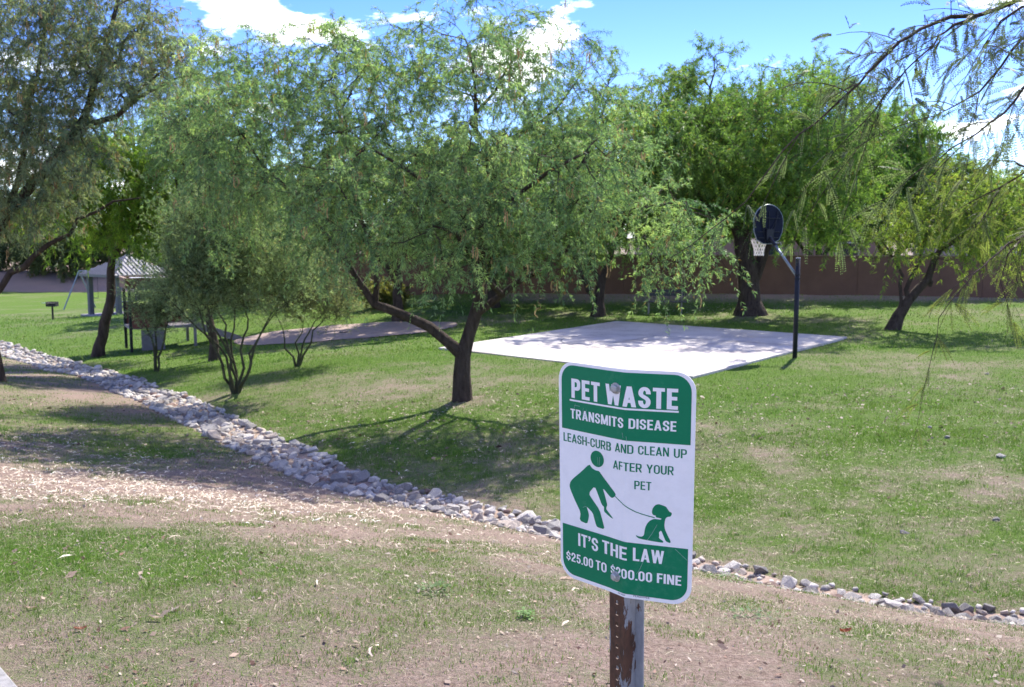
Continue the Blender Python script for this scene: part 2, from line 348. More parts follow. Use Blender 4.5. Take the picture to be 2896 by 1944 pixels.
for r0, r1, n in ((.11, .16, 110), (.085, .12, 800), (.055, .09, 4000), (.032, .055, 7000)):
    for k in range(n):
        par = np.interp(rng.uniform(0, seglen[-1]), seglen, par_s); h = half_width(par)
        sc = np.interp(par, [0, 5, 8, 15], [.72, .8, .95, 1.1])
        rr = rng.uniform(r0, r1)*sc
        if par < 4.9: rr *= .9
        if par < 4.6 and rng.random() < .12: continue                     # thin, broken line of stones on the right
        off = np.clip(rng.normal(0, .55), -1.08, 1.08)*h
        if par > 4.6: off = rng.uniform(-1, 1)*h
        try_rock(par, off, rr)
rk = np.array(rocks); rkz = ground(rk[:, 0], rk[:, 1])
app = rk[:, 2]/np.hypot(rk[:, 0], rk[:, 1]); vis = np.abs(rk[:, 0])/rk[:, 1] < .56
order = np.argsort(-(app*vis))
stuffV, stuffF, nv = [], [], 0
for n_, i in enumerate(order):
    x, y, r, dz = rk[i]; me = rock_me[int(rng.integers(16))]
    tilt = Matrix.Rotation(rng.normal(0, .3), 4, 'X') @ Matrix.Rotation(rng.normal(0, .3), 4, 'Y') @ Matrix.Rotation(rng.uniform(0, 6.28), 4, 'Z')
    loc = Vector((x, y, rkz[i]+r*rng.uniform(-.12, .3)+.01)); sc = r*rng.uniform(1.05, 1.3)
    if n_ < 300:
        ob = bpy.data.objects.new('rock', me); COL.objects.link(ob); ob.parent = bed; ob.location = loc; ob.rotation_euler = tilt.to_euler(); ob.scale = (sc,)*3
    else:
        v = np.array([tilt @ (q.co*sc)+loc for q in me.vertices]); f = np.array([p.vertices[:] for p in me.polygons if len(p.vertices) == 3])
        stuffV.append(v); stuffF.append(f+nv); nv += len(v)
link('small_rocks', np_mesh('small_rocks', np.vstack(stuffV), np.vstack(stuffF), 3), M['rock'], bed, kind='stuff', world=False)
# loose stones lying in the lawn on the right
for k, (u, v, z, r) in enumerate(((2790, 1050, .1, .06), (2680, 1222, .2, .055), (2830, 1282, .2, .07), (2560, 1475, .2, .05), (2820, 1455, .2, .05), (2630, 1195, .2, .04))):
    p = at_z(u, v, z); p[2] = gz(p[0], p[1])
    ob = bpy.data.objects.new('loose_stone', rock_me[k]); COL.objects.link(ob); ob.location = p+np.array([0, 0, r*.2]); ob.scale = (r,)*3; ob.rotation_euler.z = k
    props(ob, ['small pale stone lying in the lawn near the right edge below the drooping twig', 'grey stone half sunk in the lawn, level with the sign text', 'whitish stone in the lawn by the right edge of the photo',
               'small stone in a bare patch right of the sign', 'stone in the shaded lawn at the right edge', 'smallest grey stone in the right-hand lawn'][k], 'stone', 'loose stones in the right lawn')

# ---------------------------------------------------------------- trees
def nrm(a): return a/np.maximum(np.linalg.norm(a, axis=-1, keepdims=True), 1e-9)
def tubes(A, B, DA, DB, RA, RB, k, wob=0):
    """one k-sided sleeve per edge; ends share rings with neighbours"""
    ref = np.array([.37, -.92, .11]); n = len(A)
    def ringv(Pp, D, Rr):
        D = nrm(D); U = nrm(np.cross(D, ref)); W = np.cross(D, U); an = np.arange(k)*2*math.pi/k
        rr = Rr[:, None]*np.ones(k)
        if wob: rr = rr*(1+wob*(vnoise(an[None]*1.6+Pp[:, 2:3]*1.1+Pp[:, :1]*3, Pp[:, 2:3]*2.2+an[None]*0)-.5)*2)
        return Pp[:, None]+rr[..., None]*(U[:, None]*np.cos(an)[None, :, None]+W[:, None]*np.sin(an)[None, :, None])
    V = np.concatenate([ringv(A, DA, RA), ringv(B, DB, RB)], 1).reshape(-1, 3)
    base = (np.arange(n)*2*k)[:, None, None]; j = np.arange(k); q = np.stack([j, (j+1) % k, k+(j+1) % k, k+j], -1)[None]
    return V, (base+q).reshape(-1, 4)
def merge(parts):
    V, F, n = [], [], 0
    for v, f in parts: V.append(v); F.append(f+n); n += len(v)
    return np.vstack(V), np.vstack(F)
def leaf_geo(Pb, Ax, ln, wd, g, spread=.42, pinnae=2):
    """feathery leaf = drooping pinnae, each a narrow diamond"""
    n = len(Pb); out = []
    Sd = nrm(np.cross(Ax, g.normal(size=(n, 3))))
    for q in range(pinnae):
        a = spread*(q-(pinnae-1)/2)*2+g.normal(0, .15, (n, 1))
        D = nrm(Ax*np.cos(a)+Sd*np.sin(a)); N = nrm(np.cross(D, g.normal(size=(n, 3))))
        l = (ln*g.uniform(.7, 1.25, (n, 1))); wv = N*(wd*g.uniform(.7, 1.2, (n, 1)))/2
        mid = Pb+D*l*.5; tip = Pb+D*l-np.array([0, 0, 1])*l*.12
        out.append(np.stack([Pb, mid+wv, tip, mid-wv], 1))
    return np.concatenate(out, 0)
def grow(polys, blobs, nattr, g, droop=.25, step=.35, jit=.05, mind=.22, conn=1.0):
    """limbs follow the given lines, then every twig tip of the crown is tied to the nearest branch"""
    pos, par, rad = [], [], []
    for pi, pl_ in enumerate(polys):
        pts = [np.array(p[:3], float) for p in pl_]; rs = [p[3] for p in pl_]; start = 1
        if pi == 0: pos.append(pts[0]); par.append(-1); rad.append(rs[0]); prev = 0
        else:
            dn = np.linalg.norm(np.array(pos)-pts[0], axis=1); prev = int(np.argmin(dn)); start = 1 if dn[prev] < .6 else 0
        rp_ = min(rad[prev], rs[0])
        for k in range(start, len(pts)):
            src, tgt = pos[prev], pts[k]; dl = np.linalg.norm(tgt-src); ns = max(1, int(dl/step))
            for q in range(1, ns+1):
                f = q/ns; p = src+(tgt-src)*f
                if q < ns: p = p+g.normal(0, min(jit, .12*dl/ns), 3)
                pos.append(p); par.append(prev); rad.append(rp_+(rs[k]-rp_)*f); prev = len(pos)-1
            rp_ = rs[k]
    nmain = len(pos)
    # attractors
    wts = np.array([b_[3]*b_[4]*b_[5]*(b_[6] if len(b_) > 6 else 1) for b_ in blobs]); wts = wts/wts.sum()
    A = []; tries = 0
    while len(A) < nattr and tries < nattr*12:
        tries += 1; b_ = blobs[g.choice(len(blobs), p=wts)]
        d = g.normal(size=3); d /= np.linalg.norm(d); r = g.uniform(.12, 1)**.42
        p = np.array(b_[:3])+d*r*np.array(b_[3:6])
        if p[2] < .5+min(q[2] for q in pos): continue
        if A and np.min(np.linalg.norm(np.array(A[-400:])-p, axis=1)) < mind: continue
        A.append(p)
    A = np.array(A); N = np.array(pos)
    d0 = np.array([np.min(np.linalg.norm(N-a, axis=1)) for a in A]); A = A[np.argsort(d0)]
    cap = 4000+nattr*20
    buf = np.zeros((cap, 3)); buf[:nmain] = N; n = nmain
    pd = np.zeros((cap, 3)); parb = par+[0]*(cap-nmain)
    for i in range(1, nmain): pd[i] = pos[i]-pos[par[i]]
    pd[:nmain] = nrm(pd[:nmain]); tips = []
    zmin = min(p[2] for p in pos); lowcut = zmin+.35*(np.mean([b_[2] for b_ in blobs])-zmin)
    for a in A:
        v = a-buf[:n]; dist = np.linalg.norm(v, axis=1); al = (v*pd[:n]).sum(1)/np.maximum(dist, 1e-6)
        cost = dist*(1.35-.35*al)*conn+np.where(buf[:n, 2] < lowcut, .9, 0)+np.where(dist < .12, 9, 0)
        j = int(np.argmin(cost)); dj = dist[j]; ns = max(2, int(dj/step)); c1 = buf[j]+pd[j]*dj*.35+np.array([0, 0, dj*.12]); prev = j
        for q in range(1, ns+1):
            f = q/ns; p = (1-f)**2*buf[j]+2*f*(1-f)*c1+f*f*a+np.array([0, 0, droop*dj*.3*(f*(1-f))])
            if q < ns: p = p+g.normal(0, jit, 3)
            if n >= cap: break
            buf[n] = p; parb[n] = prev; pd[n] = nrm(p-buf[prev]); prev = n; n += 1
        tips.append(prev)
    return buf[:n], np.array(parb[:n]), np.array(rad), nmain, np.array(tips), pd[:n]
def tree(name, label, polys, blobs, nattr, seed, col, leaf=(.12, .022), per=40, twl=(.35, .75), droop=.6, group=None, bark='bark', pods=0, group_cat='tree',
         tip_r=.006, expo=.42, colvar=.22, mind=.22, hang=.55, brown=.03, spread=.42, up=0., pinnae=2, tw_n=5, simple_bark=False, wob=.16, step=.35):
    g = np.random.default_rng(seed)
    base = np.array(polys[0][0][:3]); root = empty(name, tuple(base), label, group_cat, group)
    P, par, rad, nm, tips, D = grow(polys, blobs, nattr, g, mind=mind, step=step)
    n = len(P); cnt = np.zeros(n); cnt[tips] = 1
    for i in range(n-1, 0, -1): cnt[par[i]] += cnt[i]
    r = tip_r*np.maximum(cnt, 1)**expo; r[:nm] = rad
    for i in range(nm, n): r[i] = min(r[i], r[par[i]]*.85)
    ch = np.arange(1, n); pa = par[1:]
    DN = D.copy(); best = np.full(n, -1.)
    for i in range(1, n):
        if r[i] > best[par[i]]: best[par[i]] = r[i]; DN[par[i]] = nrm(D[par[i]]+D[i]) if par[i] else np.array([0, 0, 1.])*.5+D[i]*.5
    main = np.zeros(n, bool); bi = {}
    for i in range(1, n):
        q = par[i]
        if q not in bi or r[i] > r[bi[q]]: bi[q] = i
    for q in bi.values(): main[q] = True
    RA = np.where(main[ch], r[pa], np.minimum(r[ch]*1.25, r[pa])); DA = np.where(main[ch][:, None], DN[pa], D[ch])
    thick = r[ch] > .32*rad[0]; thick[:1] = True
    def mk(sel, k, wb=0): return tubes(P[pa[sel]], P[ch[sel]], DA[sel], DN[ch[sel]], RA[sel], r[ch[sel]], k, wb)
    parts = mk(thick, 14, wob)
    # flare where the trunk enters the soil
    V = parts[0]; hgt = V[:, 2]-base[2]; fl = 1+.35*np.exp(-np.maximum(hgt, 0)/.14)*(hgt < .6); V[:, :2] = base[:2]+(V[:, :2]-base[:2])*np.where(np.linalg.norm(V[:, :2]-base[:2], axis=1) < rad[0]*2, fl, 1)[:, None]
    V[:, 2] -= .12*(hgt < .05)
    link('trunk', np_mesh('trunk', V, parts[1], 4, smooth=True), M[bark], root)
    mid = ~thick & (r[ch] > .014); thin = ~thick & ~mid; bl = []
    if mid.any(): bl.append(mk(mid, 6))
    if thin.any(): bl.append(mk(thin, 3))
    # twigs round every tip
    nt_ = len(tips)*tw_n; T = np.repeat(tips, tw_n); back = g.integers(0, 2, nt_); T = np.where(back == 1, par[T], T)
    d = nrm(D[T]*.55+g.normal(0, .62, (nt_, 3))+np.array([0, 0, up])); ln = g.uniform(*twl, (nt_, 1)); s0 = P[T]
    def tp(f): return s0+d*ln*f-np.array([0, 0, 1])*droop*ln*f*f
    fs = [0, .35, .7, 1.]; pts = [tp(f) for f in fs]
    for k in range(3):
        dv_ = pts[k+1]-pts[k]; rr = np.full(nt_, tip_r*(.75-.2*k)); bl.append(tubes(pts[k], pts[k+1], dv_, dv_, rr, rr*.75, 3))
    Vb, Fb = merge(bl); link('branches', np_mesh('branches', Vb, Fb, 4, smooth=True), M[bark], root, kind='stuff')
    nl = nt_*per//tw_n; ti = g.integers(0, nt_, nl); f = g.uniform(.08, 1.0, (nl, 1))**.8
    Pb = s0[ti]+d[ti]*ln[ti]*f-np.array([0, 0, 1])*droop*ln[ti]*f*f
    Ax = nrm(d[ti]*.45+g.normal(0, .55, (nl, 3))+np.array([0, 0, -hang]))
    Q = leaf_geo(Pb, Ax, leaf[0], leaf[1], g, spread, pinnae); nq = len(Q)
    clump = g.normal(0, colvar, len(tips))[np.repeat(np.arange(len(tips)), tw_n)]
    tv = np.tile(clump[ti], pinnae)+g.normal(0, colvar*.6, nq)
    cc = np.array(col)[None]*np.exp(tv)[:, None]*np.stack([1+.25*np.tanh(tv*1.5), np.ones(nq), 1-.25*np.tanh(tv)], -1)
    br = g.random(nq) < brown; cc[br] = np.array([.30, .20, .085])*np.exp(g.normal(0, .25, (br.sum(), 1)))
    F = np.arange(nq*4).reshape(-1, 4)
    link('foliage', np_mesh('foliage', Q.reshape(-1, 3), F, 4, np.repeat(np.clip(cc, 0, .8), 4, 0)), M['leaf'], root, kind='stuff')
    if pods:
        nc = pods; ti = g.choice(nt_, nc); Vs = []; Cs = []
        for k in ti:
            e = pts[2][k]
            for q in range(int(g.integers(2, 6))):
                l = g.uniform(.11, .22); cu = g.normal(0, .035, 2); p = e+g.normal(0, .03, 3); wv = nrm(g.normal(size=3)*np.array([1, 1, .1]))*.009
                for sgm in range(3):
                    f0, f1 = sgm/3, (sgm+1)/3
                    a_ = p+np.array([cu[0]*math.sin(f0*3), cu[1]*math.sin(f0*3), -l*f0]); b2 = p+np.array([cu[0]*math.sin(f1*3), cu[1]*math.sin(f1*3), -l*f1])
                    Vs += [a_-wv, a_+wv, b2+wv, b2-wv]; Cs += [np.array([.46, .29, .13])*math.exp(g.normal(0, .2))]*4
        link('seed_pods', np_mesh('seed_pods', np.array(Vs), np.arange(len(Vs)).reshape(-1, 4), 4, np.clip(np.array(Cs), 0, .8)), M['pod'], root, kind='stuff')
    return root
def pl(Y, *pts):
    """limb line from (u, v, radius) or (u, v, radius, Y) in the photo at depth Y"""
    return [(*at(p[0], p[1], p[3] if len(p) > 3 else Y), p[2]) for p in pts]
def bb(Y, *bl):
    k = Y/FPX
    return [(*at(b_[0], b_[1], Y+(b_[5] if len(b_) > 5 else 0)), b_[2]*k, b_[4], b_[3]*k, b_[6] if len(b_) > 6 else 1) for b_ in bl]
def drop(pl_, dz=-.05):
    x, y, z, r = pl_[0]; pl_[0] = (x, y, gz(x, y)+dz, r); return pl_
MES = (.215, .335, .155); MESG = (.205, .265, .165); BRT = (.21, .34, .05); YEL = (.19, .27, .055); OLV = (.19, .28, .12)
# the mesquite in the middle
tree('mesquite_tree', 'wide mesquite with forked dark trunk standing in front of the court, behind the sign', [
    drop(pl(17.3, (1306, 1128, .16), (1307, 1060, .145), (1308, 1005, .14), (1325, 950, .115), (1345, 890, .11), (1362, 820, .10), (1365, 700, .08), (1385, 560, .065), (1375, 430, .05), (1345, 300, .035), (1330, 150, .02))),
    pl(17.2, (1306, 1000, .13), (1268, 970, .105), (1215, 925, .095), (1150, 895, .085), (1090, 872, .075), (1060, 862, .07), (1010, 790, .055), (985, 745, .05), (900, 640, .04), (800, 520, .03), (700, 400, .018)),
    pl(17.2, (1065, 865, .065), (1066, 800, .05), (1060, 690, .042), (1000, 520, .035), (970, 380, .025), (940, 250, .015)),
    pl(17.1, (1370, 880, .09), (1420, 835, .06), (1480, 785, .055), (1545, 765, .048), (1560, 740, .045), (1650, 660, .035), (1760, 600, .028, 16.3), (1900, 575, .02, 15.8), (2000, 600, .012, 15.6)),
    pl(17.1, (1490, 780, .05), (1500, 730, .035), (1520, 700, .03), (1600, 520, .025), (1700, 380, .018)),
    pl(17.5, (1375, 560, .06), (1395, 430, .045), (1450, 390, .04), (1490, 370, .03), (1580, 300, .02), (1650, 200, .012)),
    pl(17.6, (1370, 450, .045), (1330, 350, .04), (1400, 260, .025), (1480, 130, .012)),
    pl(16.8, (1360, 700, .06), (1250, 560, .045, 16), (1150, 480, .03, 15.6), (1050, 420, .02, 15.4)),
    pl(16.8, (1365, 700, .055), (1450, 560, .04, 15.9), (1560, 480, .03, 15.2), (1660, 430, .02, 15)),
    pl(16.8, (1362, 800, .05), (1330, 720, .04, 15.8), (1290, 660, .03, 15.1), (1230, 640, .02, 14.8)),
], bb(17.2, (1360, 330, 300, 230, 2.6), (1260, 130, 210, 120, 1.9, 0, .8), (1430, 90, 190, 110, 1.8, .3, .6), (1330, 10, 150, 60, 1.4, 0, .6), (1130, 110, 110, 90, 1.5, 0, .6), (980, 150, 120, 120, 1.8, 0, .8), (930, 80, 90, 70, 1.3, 0, .5), (830, 200, 130, 120, 1.8, .3, .8), (720, 240, 110, 120, 1.8, .5, .8), (630, 170, 90, 90, 1.4, .5, .6), (1000, 300, 240, 200, 2.4), (800, 420, 290, 220, 2.4), (640, 330, 170, 190, 1.9, .5),
      (1100, 560, 330, 170, 1.9, -1.5), (1460, 540, 310, 180, 1.9, -1.5), (1690, 400, 180, 170, 2.2), (1740, 610, 270, 90, 1.6, -1.2), (1950, 650, 100, 100, .8, -1.6, 1.4), (2000, 740, 50, 80, .5, -1.6, 1.4),
      (940, 730, 190, 60, 1.1, -1.4), (1290, 710, 210, 75, 1.1, -1.9), (1600, 240, 170, 150, 1.8, .4), (600, 600, 140, 130, 1.4), (1880, 770, 100, 60, .7, -1.5), (1650, 740, 120, 50, .9, -1.2)),
    920, 11, MES, leaf=(.082, .0128), per=140, twl=(.3, .8), droop=.5, pods=190, tip_r=.0055, hang=.4, tw_n=6, colvar=.28, brown=.05)
tree('mesquite_tree', 'grey-green mesquite standing behind the largest shrub, between the left and middle trees', [
    drop(pl(27.5, (600, 985, .13), (598, 930, .115), (590, 860, .10), (575, 760, .085), (560, 650, .065), (530, 520, .05), (500, 380, .03), (480, 280, .015))),
    pl(27.5, (590, 860, .07), (640, 760, .06), (690, 640, .045), (730, 500, .03), (750, 380, .015)), pl(27.5, (575, 760, .06), (530, 640, .045), (500, 520, .03), (480, 420, .015))],
    bb(27.5, (560, 400, 120, 140, 2.2), (660, 500, 140, 150, 2.2), (500, 290, 90, 100, 1.6, 0, .8), (590, 250, 100, 90, 1.5, 0, .7), (700, 620, 130, 90, 1.8)),
    340, 27, MES, leaf=(.12, .020), per=110, twl=(.35, .85), droop=.7, pods=40, tip_r=.007, hang=.6, tw_n=6)
# the grey-green mesquite cut by the left edge
tree('mesquite_tree', 'tall grey-green mesquite with dried pods, its trunk cut by the left edge', [
    drop(pl(21, (-6, 1072, .15), (-18, 1000, .13), (-35, 930, .125), (-50, 860, .12), (-60, 790, .115), (-20, 690, .10), (20, 610, .095), (90, 520, .105), (150, 450, .10), (205, 385, .09), (255, 290, .075), (285, 180, .06), (320, 60, .045), (350, -40, .025), (370, -150, .015))),
    pl(21, (-50, 860, .09), (0, 820, .075), (70, 755, .065), (140, 690, .05), (220, 620, .04), (320, 570, .025), (400, 560, .015)),
    pl(20.7, (195, 395, .07), (260, 350, .062), (330, 330, .056), (385, 280, .048), (430, 255, .036), (500, 220, .02), (565, 210, .012)),
    pl(20.7, (330, 330, .03), (400, 250, .025), (460, 200, .02), (520, 160, .012), (570, 130, .007)),
    pl(21.2, (20, 610, .07), (60, 470, .06), (80, 330, .05), (110, 180, .04), (140, 20, .03), (150, -120, .015)),
    pl(21.2, (-60, 790, .08), (-130, 600, .06), (-150, 400, .045), (-100, 150, .03), (-60, -80, .015)),
    pl(20.8, (270, 250, .035), (330, 180, .03), (400, 80, .02), (440, -60, .012)),
], bb(20.8, (90, 120, 210, 210, 2.4), (300, 110, 170, 190, 2.0), (420, 190, 130, 140, 1.5), (60, 420, 170, 190, 2.4), (-150, 300, 200, 330, 2.8, 0, .5), (120, 590, 130, 55, 1.6, -.5, .55), (190, 420, 140, 120, 1.6, -.4, .8), (540, 130, 110, 100, 1.0, 0, .5), (30, 620, 110, 60, 1.6, 0, .7), (90, -120, 330, 120, 2.2, 0, .5)),
    720, 23, MESG, leaf=(.105, .0155), per=105, twl=(.3, .75), droop=.55, pods=300, brown=.07, tip_r=.006, tw_n=6)
# bright green tree with the leaning black trunk
tree('mesquite_tree', 'bright green tree with black leaning trunk in front of the picnic shelter', [
    drop(pl(31, (272, 1012, .19), (290, 950, .165), (303, 890, .155), (313, 830, .14), (312, 770, .13), (318, 730, .12), (345, 690, .09), (390, 620, .07), (440, 560, .04))),
    pl(31, (316, 745, .12), (300, 700, .10), (285, 640, .08), (260, 560, .05), (240, 500, .03)),
    pl(31, (345, 690, .08), (340, 600, .06), (360, 500, .04), (400, 400, .02))],
    bb(31, (330, 530, 190, 110, 2.4), (250, 470, 130, 110, 2), (470, 590, 150, 75, 1.8), (200, 580, 130, 75, 1.8), (500, 470, 130, 120, 1.8), (380, 410, 130, 90, 1.6), (320, 650, 100, 30, 1.3, -.6, .6)),
    360, 31, BRT, leaf=(.16, .028), per=105, twl=(.5, 1.0), droop=.6, tip_r=.008)
# trees round the back of the court
tree('mesquite_tree', 'mesquite beyond the sand, trunk seen left of the forked trunk', [
    drop(pl(36, (1128, 908, .22), (1127, 860, .18), (1126, 800, .15), (1110, 700, .10), (1070, 600, .06))), pl(36, (1126, 800, .12), (1000, 640, .07), (900, 540, .04)), pl(36, (1126, 780, .1), (1200, 620, .06), (1250, 500, .03))],
    bb(36, (1080, 530, 260, 150, 3), (880, 570, 220, 120, 3), (1250, 500, 200, 140, 3)), 240, 41, OLV, leaf=(.24, .05), per=95, twl=(.5, 1.1), droop=.7, tip_r=.009)
tree('mesquite_tree', 'dark trunked mesquite by the wall, just right of the forked trunk', [
    drop(pl(39, (1395, 868, .24), (1393, 820, .2), (1392, 760, .17), (1400, 660, .11), (1430, 540, .06))), pl(39, (1392, 780, .13), (1330, 650, .08), (1300, 560, .04)), pl(39, (1395, 760, .13), (1480, 640, .07))],
    bb(39, (1400, 570, 230, 140, 3), (1560, 600, 170, 110, 2.5), (1300, 640, 150, 80, 2.4), (1420, 720, 130, 40, 2)), 220, 43, OLV, leaf=(.24, .05), per=95, twl=(.5, 1.1), droop=.7, tip_r=.009)
tree('mesquite_tree', 'twin-stemmed mesquite at the back corner of the court, left of the bench', [
    drop(pl(35.7, (1690, 888, .26), (1692, 850, .2), (1700, 800, .16), (1715, 760, .12), (1760, 640, .08), (1800, 500, .05), (1850, 380, .03))),
    pl(35.7, (1688, 870, .17), (1665, 820, .13), (1645, 770, .11), (1600, 660, .07), (1560, 560, .04)), pl(35.7, (1695, 820, .12), (1675, 760, .09), (1690, 600, .06), (1700, 450, .03))],
    bb(36, (1760, 470, 210, 190, 3), (1880, 340, 130, 140, 2.4), (1650, 600, 200, 120, 2.6), (1900, 560, 150, 130, 2.5), (1960, 250, 70, 70, 1.4, 0, .6), (1780, 400, 200, 150, 2.5, -3, .8), (1950, 430, 150, 130, 2.5, -3, .8)), 440, 47, (.19, .30, .075), leaf=(.18, .030), per=100, twl=(.5, 1.1), droop=.5, tip_r=.009)
tree('mesquite_tree', 'largest bright green tree behind the court, its thick trunk left of the hoop pole', [
    drop(pl(34.8, (2122, 892, .5), (2120, 850, .40), (2117, 800, .36), (2112, 740, .33), (2080, 640, .2), (2040, 520, .13), (2020, 400, .09), (2010, 280, .05), (2020, 170, .02))),
    pl(34.8, (2118, 790, .22), (2150, 745, .19), (2180, 680, .15), (2230, 560, .11), (2280, 420, .08), (2300, 280, .05), (2300, 170, .02)),
    pl(34.8, (2112, 720, .2), (2120, 600, .14), (2140, 450, .1), (2150, 300, .06), (2160, 200, .02)), pl(34.8, (2230, 560, .09), (2340, 480, .07), (2430, 400, .04)), pl(34.8, (2080, 640, .12), (1980, 560, .08), (1920, 480, .05))],
    bb(35, (2130, 440, 210, 190, 3), (2010, 300, 110, 130, 2), (2250, 290, 170, 120, 2.4), (2330, 470, 180, 170, 2.8), (2170, 620, 240, 75, 2.6), (1990, 480, 130, 150, 2.2), (2030, 170, 50, 60, 1, 0, .4), (2400, 330, 90, 120, 1.5, 0, .7), (2390, 640, 150, 60, 2), (2150, 380, 170, 140, 2.4, -3, .8), (2300, 380, 150, 130, 2.4, -3, .7)),
    680, 53, (.17, .29, .07), leaf=(.16, .026), per=100, twl=(.5, 1.1), droop=.15, hang=.2, up=.25, tip_r=.009)
tree('mesquite_tree', 'small yellow-green tree leaning to the right in front of the brown wall', [
    drop(pl(29.6, (2518, 935, .20), (2540, 895, .17), (2570, 850, .15), (2600, 815, .13), (2625, 790, .11), (2640, 740, .09), (2690, 690, .06), (2750, 640, .045), (2820, 600, .02))),
    pl(29.6, (2560, 868, .09), (2562, 820, .07), (2575, 790, .065), (2600, 740, .05), (2620, 640, .04), (2630, 560, .02)),
    pl(29.6, (2548, 880, .06), (2545, 800, .05), (2553, 780, .045), (2530, 735, .035), (2500, 690, .02)),
    pl(29.6, (2690, 690, .04), (2720, 600, .035), (2755, 560, .03), (2770, 480, .015)), pl(29.6, (2625, 790, .1), (2632, 800, .08), (2630, 812, .05))],
    bb(29.3, (2530, 640, 100, 70, 1.4), (2640, 600, 110, 100, 1.5), (2780, 580, 120, 110, 1.4), (2700, 700, 130, 45, 1.2, 0, .6), (2860, 650, 80, 100, 1.1), (2760, 470, 90, 80, 1, 0, .5)),
    140, 59, YEL, leaf=(.16, .026), per=70, twl=(.4, .9), droop=.6, tip_r=.008, bark='bark')
for k, (u, v, Y, cr, sd, lab, co) in enumerate((
        (2520, 845, 45, ((2510, 420, 150, 130, 2.8), (2590, 540, 150, 110, 2.8), (2430, 560, 150, 130, 2.8)), 61, 'round bright green tree rising behind the brown wall right of the hoop', (.16, .28, .065)),
        (2740, 850, 43, ((2690, 580, 150, 100, 2.2), (2850, 590, 130, 80, 2)), 67, 'low green tree behind the brown wall in front of the grey house', (.19, .30, .075)),
        (1560, 850, 45.5, ((1560, 500, 180, 150, 2.6), (1700, 560, 160, 130, 2.6), (1400, 560, 180, 130, 2.6)), 71, 'green tree behind the brown wall above the bench', (.17, .26, .08)),
        (2300, 850, 43.5, ((2290, 500, 190, 180, 2.2), (2160, 560, 130, 130, 2.2), (2440, 500, 130, 170, 2.2)), 69, 'dark green bushy tree behind the brown wall next to the hoop', (.13, .25, .05)),
        (1950, 850, 44, ((1950, 480, 190, 180, 2.2), (1820, 540, 140, 140, 2.2), (2060, 440, 140, 180, 2.2)), 75, 'dark green tree behind the brown wall, between the bench and the hoop', (.13, .25, .055)),
        (3080, 850, 44, ((3050, 560, 190, 120, 2.6), (3200, 600, 150, 100, 2.4)), 77, 'green tree behind the brown wall at the far right edge', (.17, .28, .065)))):
    x, y = at(u, v, Y)[:2]; b0 = np.array([x, y, gz(x, y)-.05])
    tree('tree_beyond_wall', lab,
         [[(*b0, .2), (*(b0+[.1, 0, 1.2]), .16), (*(b0+[.2, 0, 2.4]), .11), (*(b0+[.3, 0, 3.6]), .06)], [(*(b0+[.1, 0, 1.2]), .1), (*(b0+[-1, .3, 2.5]), .06)], [(*(b0+[.1, 0, 1.4]), .1), (*(b0+[1.2, .2, 2.6]), .06)]],
         bb(Y, *cr), 380, sd, co, leaf=(.22, .042), per=100, twl=(.5, 1.1), droop=.3, tip_r=.01, group='trees beyond the wall')
tree('background_tree', 'mid green tree behind the playhouse and the big shrub', [
    drop(pl(46, (640, 905, .25), (640, 800, .2), (620, 700, .12), (600, 620, .06))), pl(46, (640, 800, .14), (720, 680, .07))],
    bb(46, (580, 630, 190, 100, 3), (740, 610, 170, 120, 3), (480, 670, 100, 50, 2), (860, 680, 130, 80, 2.5), (700, 740, 140, 40, 2.2)), 280, 73, (.13, .195, .06), leaf=(.26, .055), per=95, twl=(.5, 1.1), droop=.5, tip_r=.01)
far = [(-62, 91, 7.5), (-54, 89, 6.5), (-47, 92, 7.5), (-41, 89, 6), (-35, 92, 7.5), (-28, 90, 6.5), (-20, 92, 7), (-10, 91, 6)]
for k, (x, y, h) in enumerate(far):
    b0 = np.array([x, y, gz(x, y)-.1]); g = np.random.default_rng(80+k)
    tree('far_tree', 'far tree %s on the bare bank behind the swing' % ['beyond the left edge', 'leftmost in view', 'second from left', 'third from left', 'fourth from left'][k] if k < 5 else ['far tree on the bank hidden mostly behind the playhouse', 'far tree on the bank behind the big shrub', 'far tree on the bank left of the brown wall'][k-5],
         [[(*b0, .22), (*(b0+[.2, 0, h*.3]), .16), (*(b0+[.4, 0, h*.6]), .09)], [(*(b0+[.2, 0, h*.25]), .12), (*(b0+[-1.5, .3, h*.55]), .06)], [(*(b0+[.2, 0, h*.3]), .12), (*(b0+[1.7, -.3, h*.55]), .06)]],
         [(x, y, b0[2]+h*.62, 3.6, 2.5, h*.36), (x-2.6, y, b0[2]+h*.4, 2.6, 2, h*.28), (x+2.6, y-.5, b0[2]+h*.38, 2.6, 2, h*.27), (x, y-1.2, b0[2]+h*.22, 3.4, 1.4, h*.16)],
         190, 90+k, [(.10, .135, .06), (.12, .15, .055)][k % 2], leaf=(.42, .11), per=70, twl=(.6, 1.2), droop=.4, tip_r=.014, group='far trees on the bare bank', mind=.3)
